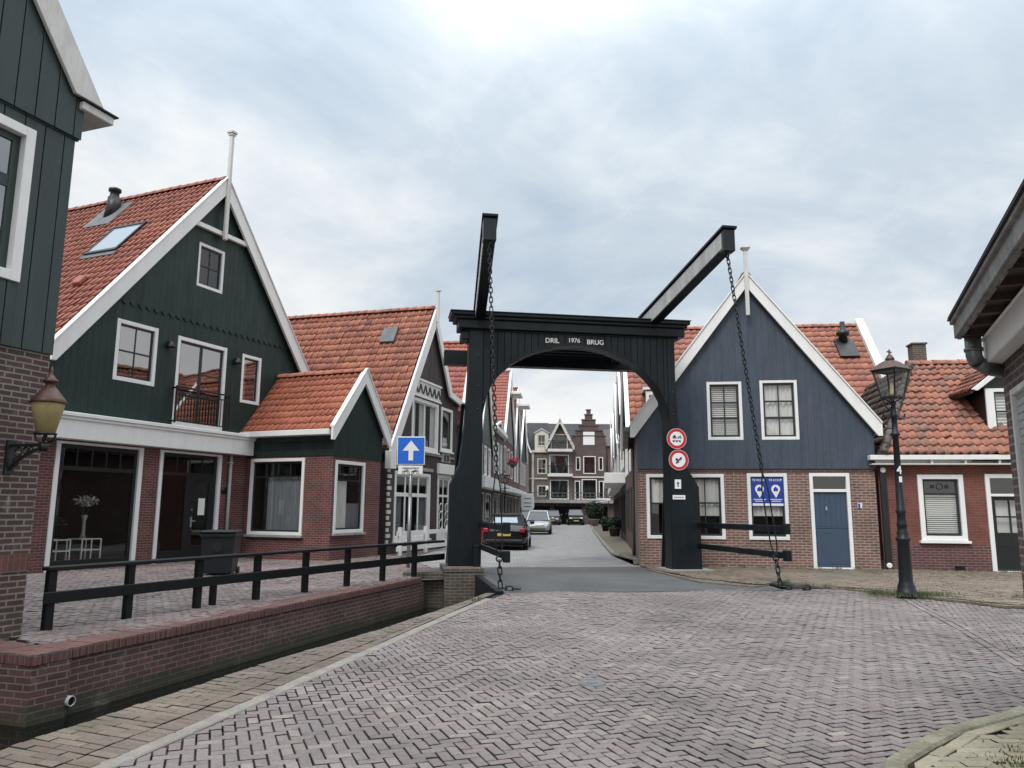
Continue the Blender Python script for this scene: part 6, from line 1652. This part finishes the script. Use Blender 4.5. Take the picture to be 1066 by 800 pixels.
# ------------------------------------------------------------------ street furniture and plants
l2=dup(L_,(-.36,43.9,0),30,'dark street lamp further along the street beyond the black car',.80)
l2['group']='street lamps'; L_['group']='street lamps'
b=thing('bollard','short red brown and white bollard beside the black car','bollard',(-1.32,35.6,0),0)
m=MB(); m.lathe([(.13,0),(.11,.1),(.09,.7),(.11,.74),(.11,.88),(.06,.98)],(0,0,0),14); m.build('post','sign_red',b); m=MB(); m.lathe([(.115,.76),(.115,.86)],(0,0,0),14); m.build('white_band','sign_white',b)
t=thing('shop_sign','white shield shaped shop sign standing in the street by the parked cars','sign',(1.35,64,0),0)
m=MB(); m.prism([(-.55,1.75),(-.40,1.45),(0,1.30),(.40,1.45),(.55,1.75),(.55,2.55),(.35,2.85),(-.35,2.85),(-.55,2.55)][::1],-.04,.04); m.build('board','sign_white',t,bevel=.02); m=MB(); m.tube([(0,.08,0),(0,.08,2.7)],.05,8); m.build('pole','black',t); m=MB(); [m.box(-.3,.3,-.05,-.041,z,z+.08) for z in (1.75,2.05,2.4)]; m.build('print','zinc',t)
def plant_pot(label,loc,r,h,fr,n,seed,potm='concrete',stem=0,name='potted_shrub'):
    o=thing(name,label,'plant',(loc[0],loc[1],.04),0)
    m=MB(); m.lathe([(r*.75,0),(r,h),(r*1.08,h),(r*1.08,h+.05),(r*.9,h+.05)],(0,0,0),16); m.build('pot',potm,o)
    if stem: m=MB(); m.tube([(0,0,h),(.02,0,h+stem)],.05,7); m.build('trunk','wood_dark',o)
    m=MB(); c=(0,0,h+stem+fr*.7); leaves(m,c,fr,n,.11,0,.9,.45,seed)
    for k in range(5): leaves(m,(c[0]+random.uniform(-.5,.5)*fr,c[1]+random.uniform(-.5,.5)*fr,c[2]+random.uniform(-.4,.5)*fr),fr*.5,n//6,.1,0,.9,.3,seed+k)
    m.build('crown','leaf',o); return o
plant_pot('big round dark green shrub in a pot at the end of the pavement',(8.0,75.0),.5,.6,.95,1500,1,'concrete',.25)
plant_pot('small green shrub in a pale pot against the wall of the pavement',(7.35,60.5),.28,.45,.36,400,2)
plant_pot('low shrub in a dark planter by the shop canopy',(6.15,46.4),.35,.45,.42,500,3,'wood_dark')
plant_pot('little bush in a black tub near the kerb',(6.95,57.5),.28,.4,.35,350,4,'black')
t=thing('hanging_basket','hanging basket of pink flowers on the brick house front','flowers',(.10,51.0,4.55),0)
m=MB(); m.lathe([(.05,-.3),(.22,-.12),(.26,0)],(0,0,0),12); m.build('basket','wood_dark',t); m=MB(); leaves(m,(0,0,.1),.4,160,.07,0,.7,.2,8); m.build('leaves','leaf_light',t); m=MB(); leaves(m,(0,0,.16),.42,150,.075,0,.7,.4,9); m.build('petals','pink',t); m=MB(); m.tube([(-.5,0,.75),(0,0,.78),(0,0,.0)],.015,5); m.build('hook','iron',t)
t=thing('parasol','white folded back awning sign above the far shrub','awning',(8.35,71,0),0)
m=MB(); m.box(-.5,.7,-.5,.5,2.45,2.62); m.prism([(-.6,2.2),(.7,2.45),(.7,2.50),(-.6,2.25)],-.6,.6); m.build('awning_cloth','sign_white',t); m=MB(); m.tube([(.6,.3,0),(.6,.3,2.5)],.04,8); m.build('pole','galv',t)
# ------------------------------------------------------------------ camera, sky, light
cam=bpy.data.cameras.new('camera'); co=bpy.data.objects.new('camera',cam); COL.objects.link(co)
th=math.atan(130/800); ro=R(.4); c_,s_=math.cos(th),math.sin(th)
r0,u0,f0=Vector((1,0,0)),Vector((0,-s_,c_)),Vector((0,c_,s_))
right=r0*math.cos(ro)+u0*math.sin(ro); upv=-r0*math.sin(ro)+u0*math.cos(ro)
mw=Matrix((right,upv,-f0)).transposed().to_4x4(); mw.translation=Vector((0,0,1.6)); co.matrix_world=mw
cam.sensor_width=36; cam.sensor_fit='HORIZONTAL'; cam.lens=36*800/1066; cam.clip_start=.05; cam.clip_end=4000
SC.camera=co

w=bpy.data.worlds.new('World'); SC.world=w; w.use_nodes=True; nt=w.node_tree; nt.nodes.clear()
out=nt.nodes.new('ShaderNodeOutputWorld'); bg=nt.nodes.new('ShaderNodeBackground'); nt.links.new(bg.outputs[0],out.inputs[0])
EL,AZ=R(50),R(208)      # sun high behind the photographer's shoulder, veiled by cloud
sk=nt.nodes.new('ShaderNodeTexSky'); sk.sky_type='NISHITA'; sk.sun_disc=False; sk.sun_elevation=EL; sk.sun_rotation=AZ; sk.air_density=1.0; sk.dust_density=1.5
tc=nt.nodes.new('ShaderNodeTexCoord'); sp=nt.nodes.new('ShaderNodeSeparateXYZ'); nt.links.new(tc.outputs['Generated'],sp.inputs[0])
def mth(op,a,b=None,clamp=False):
    n=nt.nodes.new('ShaderNodeMath'); n.operation=op; n.use_clamp=clamp
    for i,v in enumerate((a,b)):
        if v is None: continue
        if hasattr(v,'is_linked'): nt.links.new(v,n.inputs[i])
        else: n.inputs[i].default_value=v
    return n.outputs[0]
zz=mth('ADD',mth('MAXIMUM',sp.outputs[2],0),.32)
cv=nt.nodes.new('ShaderNodeCombineXYZ'); nt.links.new(mth('DIVIDE',sp.outputs[0],zz),cv.inputs[0]); nt.links.new(mth('DIVIDE',sp.outputs[1],zz),cv.inputs[1])
mp=nt.nodes.new('ShaderNodeMapping'); nt.links.new(cv.outputs[0],mp.inputs[0]); mp.inputs['Rotation'].default_value=(0,0,R(25)); mp.inputs['Scale'].default_value=(1.0,1.0,1); mp.inputs['Location'].default_value=SKYLOC
n1=noise(nt,1.0,9,.58,mp.outputs[0],.5); n2=noise(nt,4.2,8,.62,mp.outputs[0],.5)
mx=mth('ADD',mth('MULTIPLY',n1.outputs[0],.78),mth('MULTIPLY',n2.outputs[0],.24))
lowm=mth('MULTIPLY',mth('POWER',mth('SUBTRACT',1,mth('MAXIMUM',sp.outputs[2],0),True),8),.62)
dens=mth('ADD',mx,lowm)
cl=ramp(nt,dens,[(.39,(.39,.46,.54)),(.48,(.455,.52,.585)),(.55,(.56,.605,.645)),(.63,(.68,.695,.705)),(.80,(.77,.765,.75))])
mask=ramp(nt,dens,[(.30,.85),(.46,.99)])
hi=mth('ADD',1,mth('MULTIPLY',mth('POWER',mth('MAXIMUM',sp.outputs[2],0),4.5),CLOUD_TOP))   # overcast skies are brighter overhead
sc1=nt.nodes.new('ShaderNodeVectorMath'); sc1.operation='SCALE'; nt.links.new(cl.outputs[0],sc1.inputs[0]); nt.links.new(mth('MULTIPLY',hi,10.0*CLOUD),sc1.inputs['Scale'])
skc=mixc(nt,mask.outputs[0],sk.outputs[0],sc1.outputs[0])
nt.links.new(skc,bg.inputs[0]); bg.inputs[1].default_value=.10
su=bpy.data.lights.new('sun','SUN'); so=bpy.data.objects.new('sun',su); COL.objects.link(so)
su.energy=SUN; su.angle=R(22); su.color=(1,.965,.92)
# NISHITA: rotation 0 puts the sun at +Y, turning clockwise seen from above
d=Vector((math.sin(AZ)*math.cos(EL),math.cos(AZ)*math.cos(EL),math.sin(EL)))
so.rotation_euler=(-d).to_track_quat('-Z','Y').to_euler()
vs=SC.view_settings; vs.view_transform='Standard'; vs.look='None'; vs.exposure=EXPO; vs.gamma=1; vs.use_curve_mapping=False
SC.render.engine='CYCLES'; SC.cycles.max_bounces=8; SC.cycles.transparent_max_bounces=16; SC.cycles.use_denoising=True
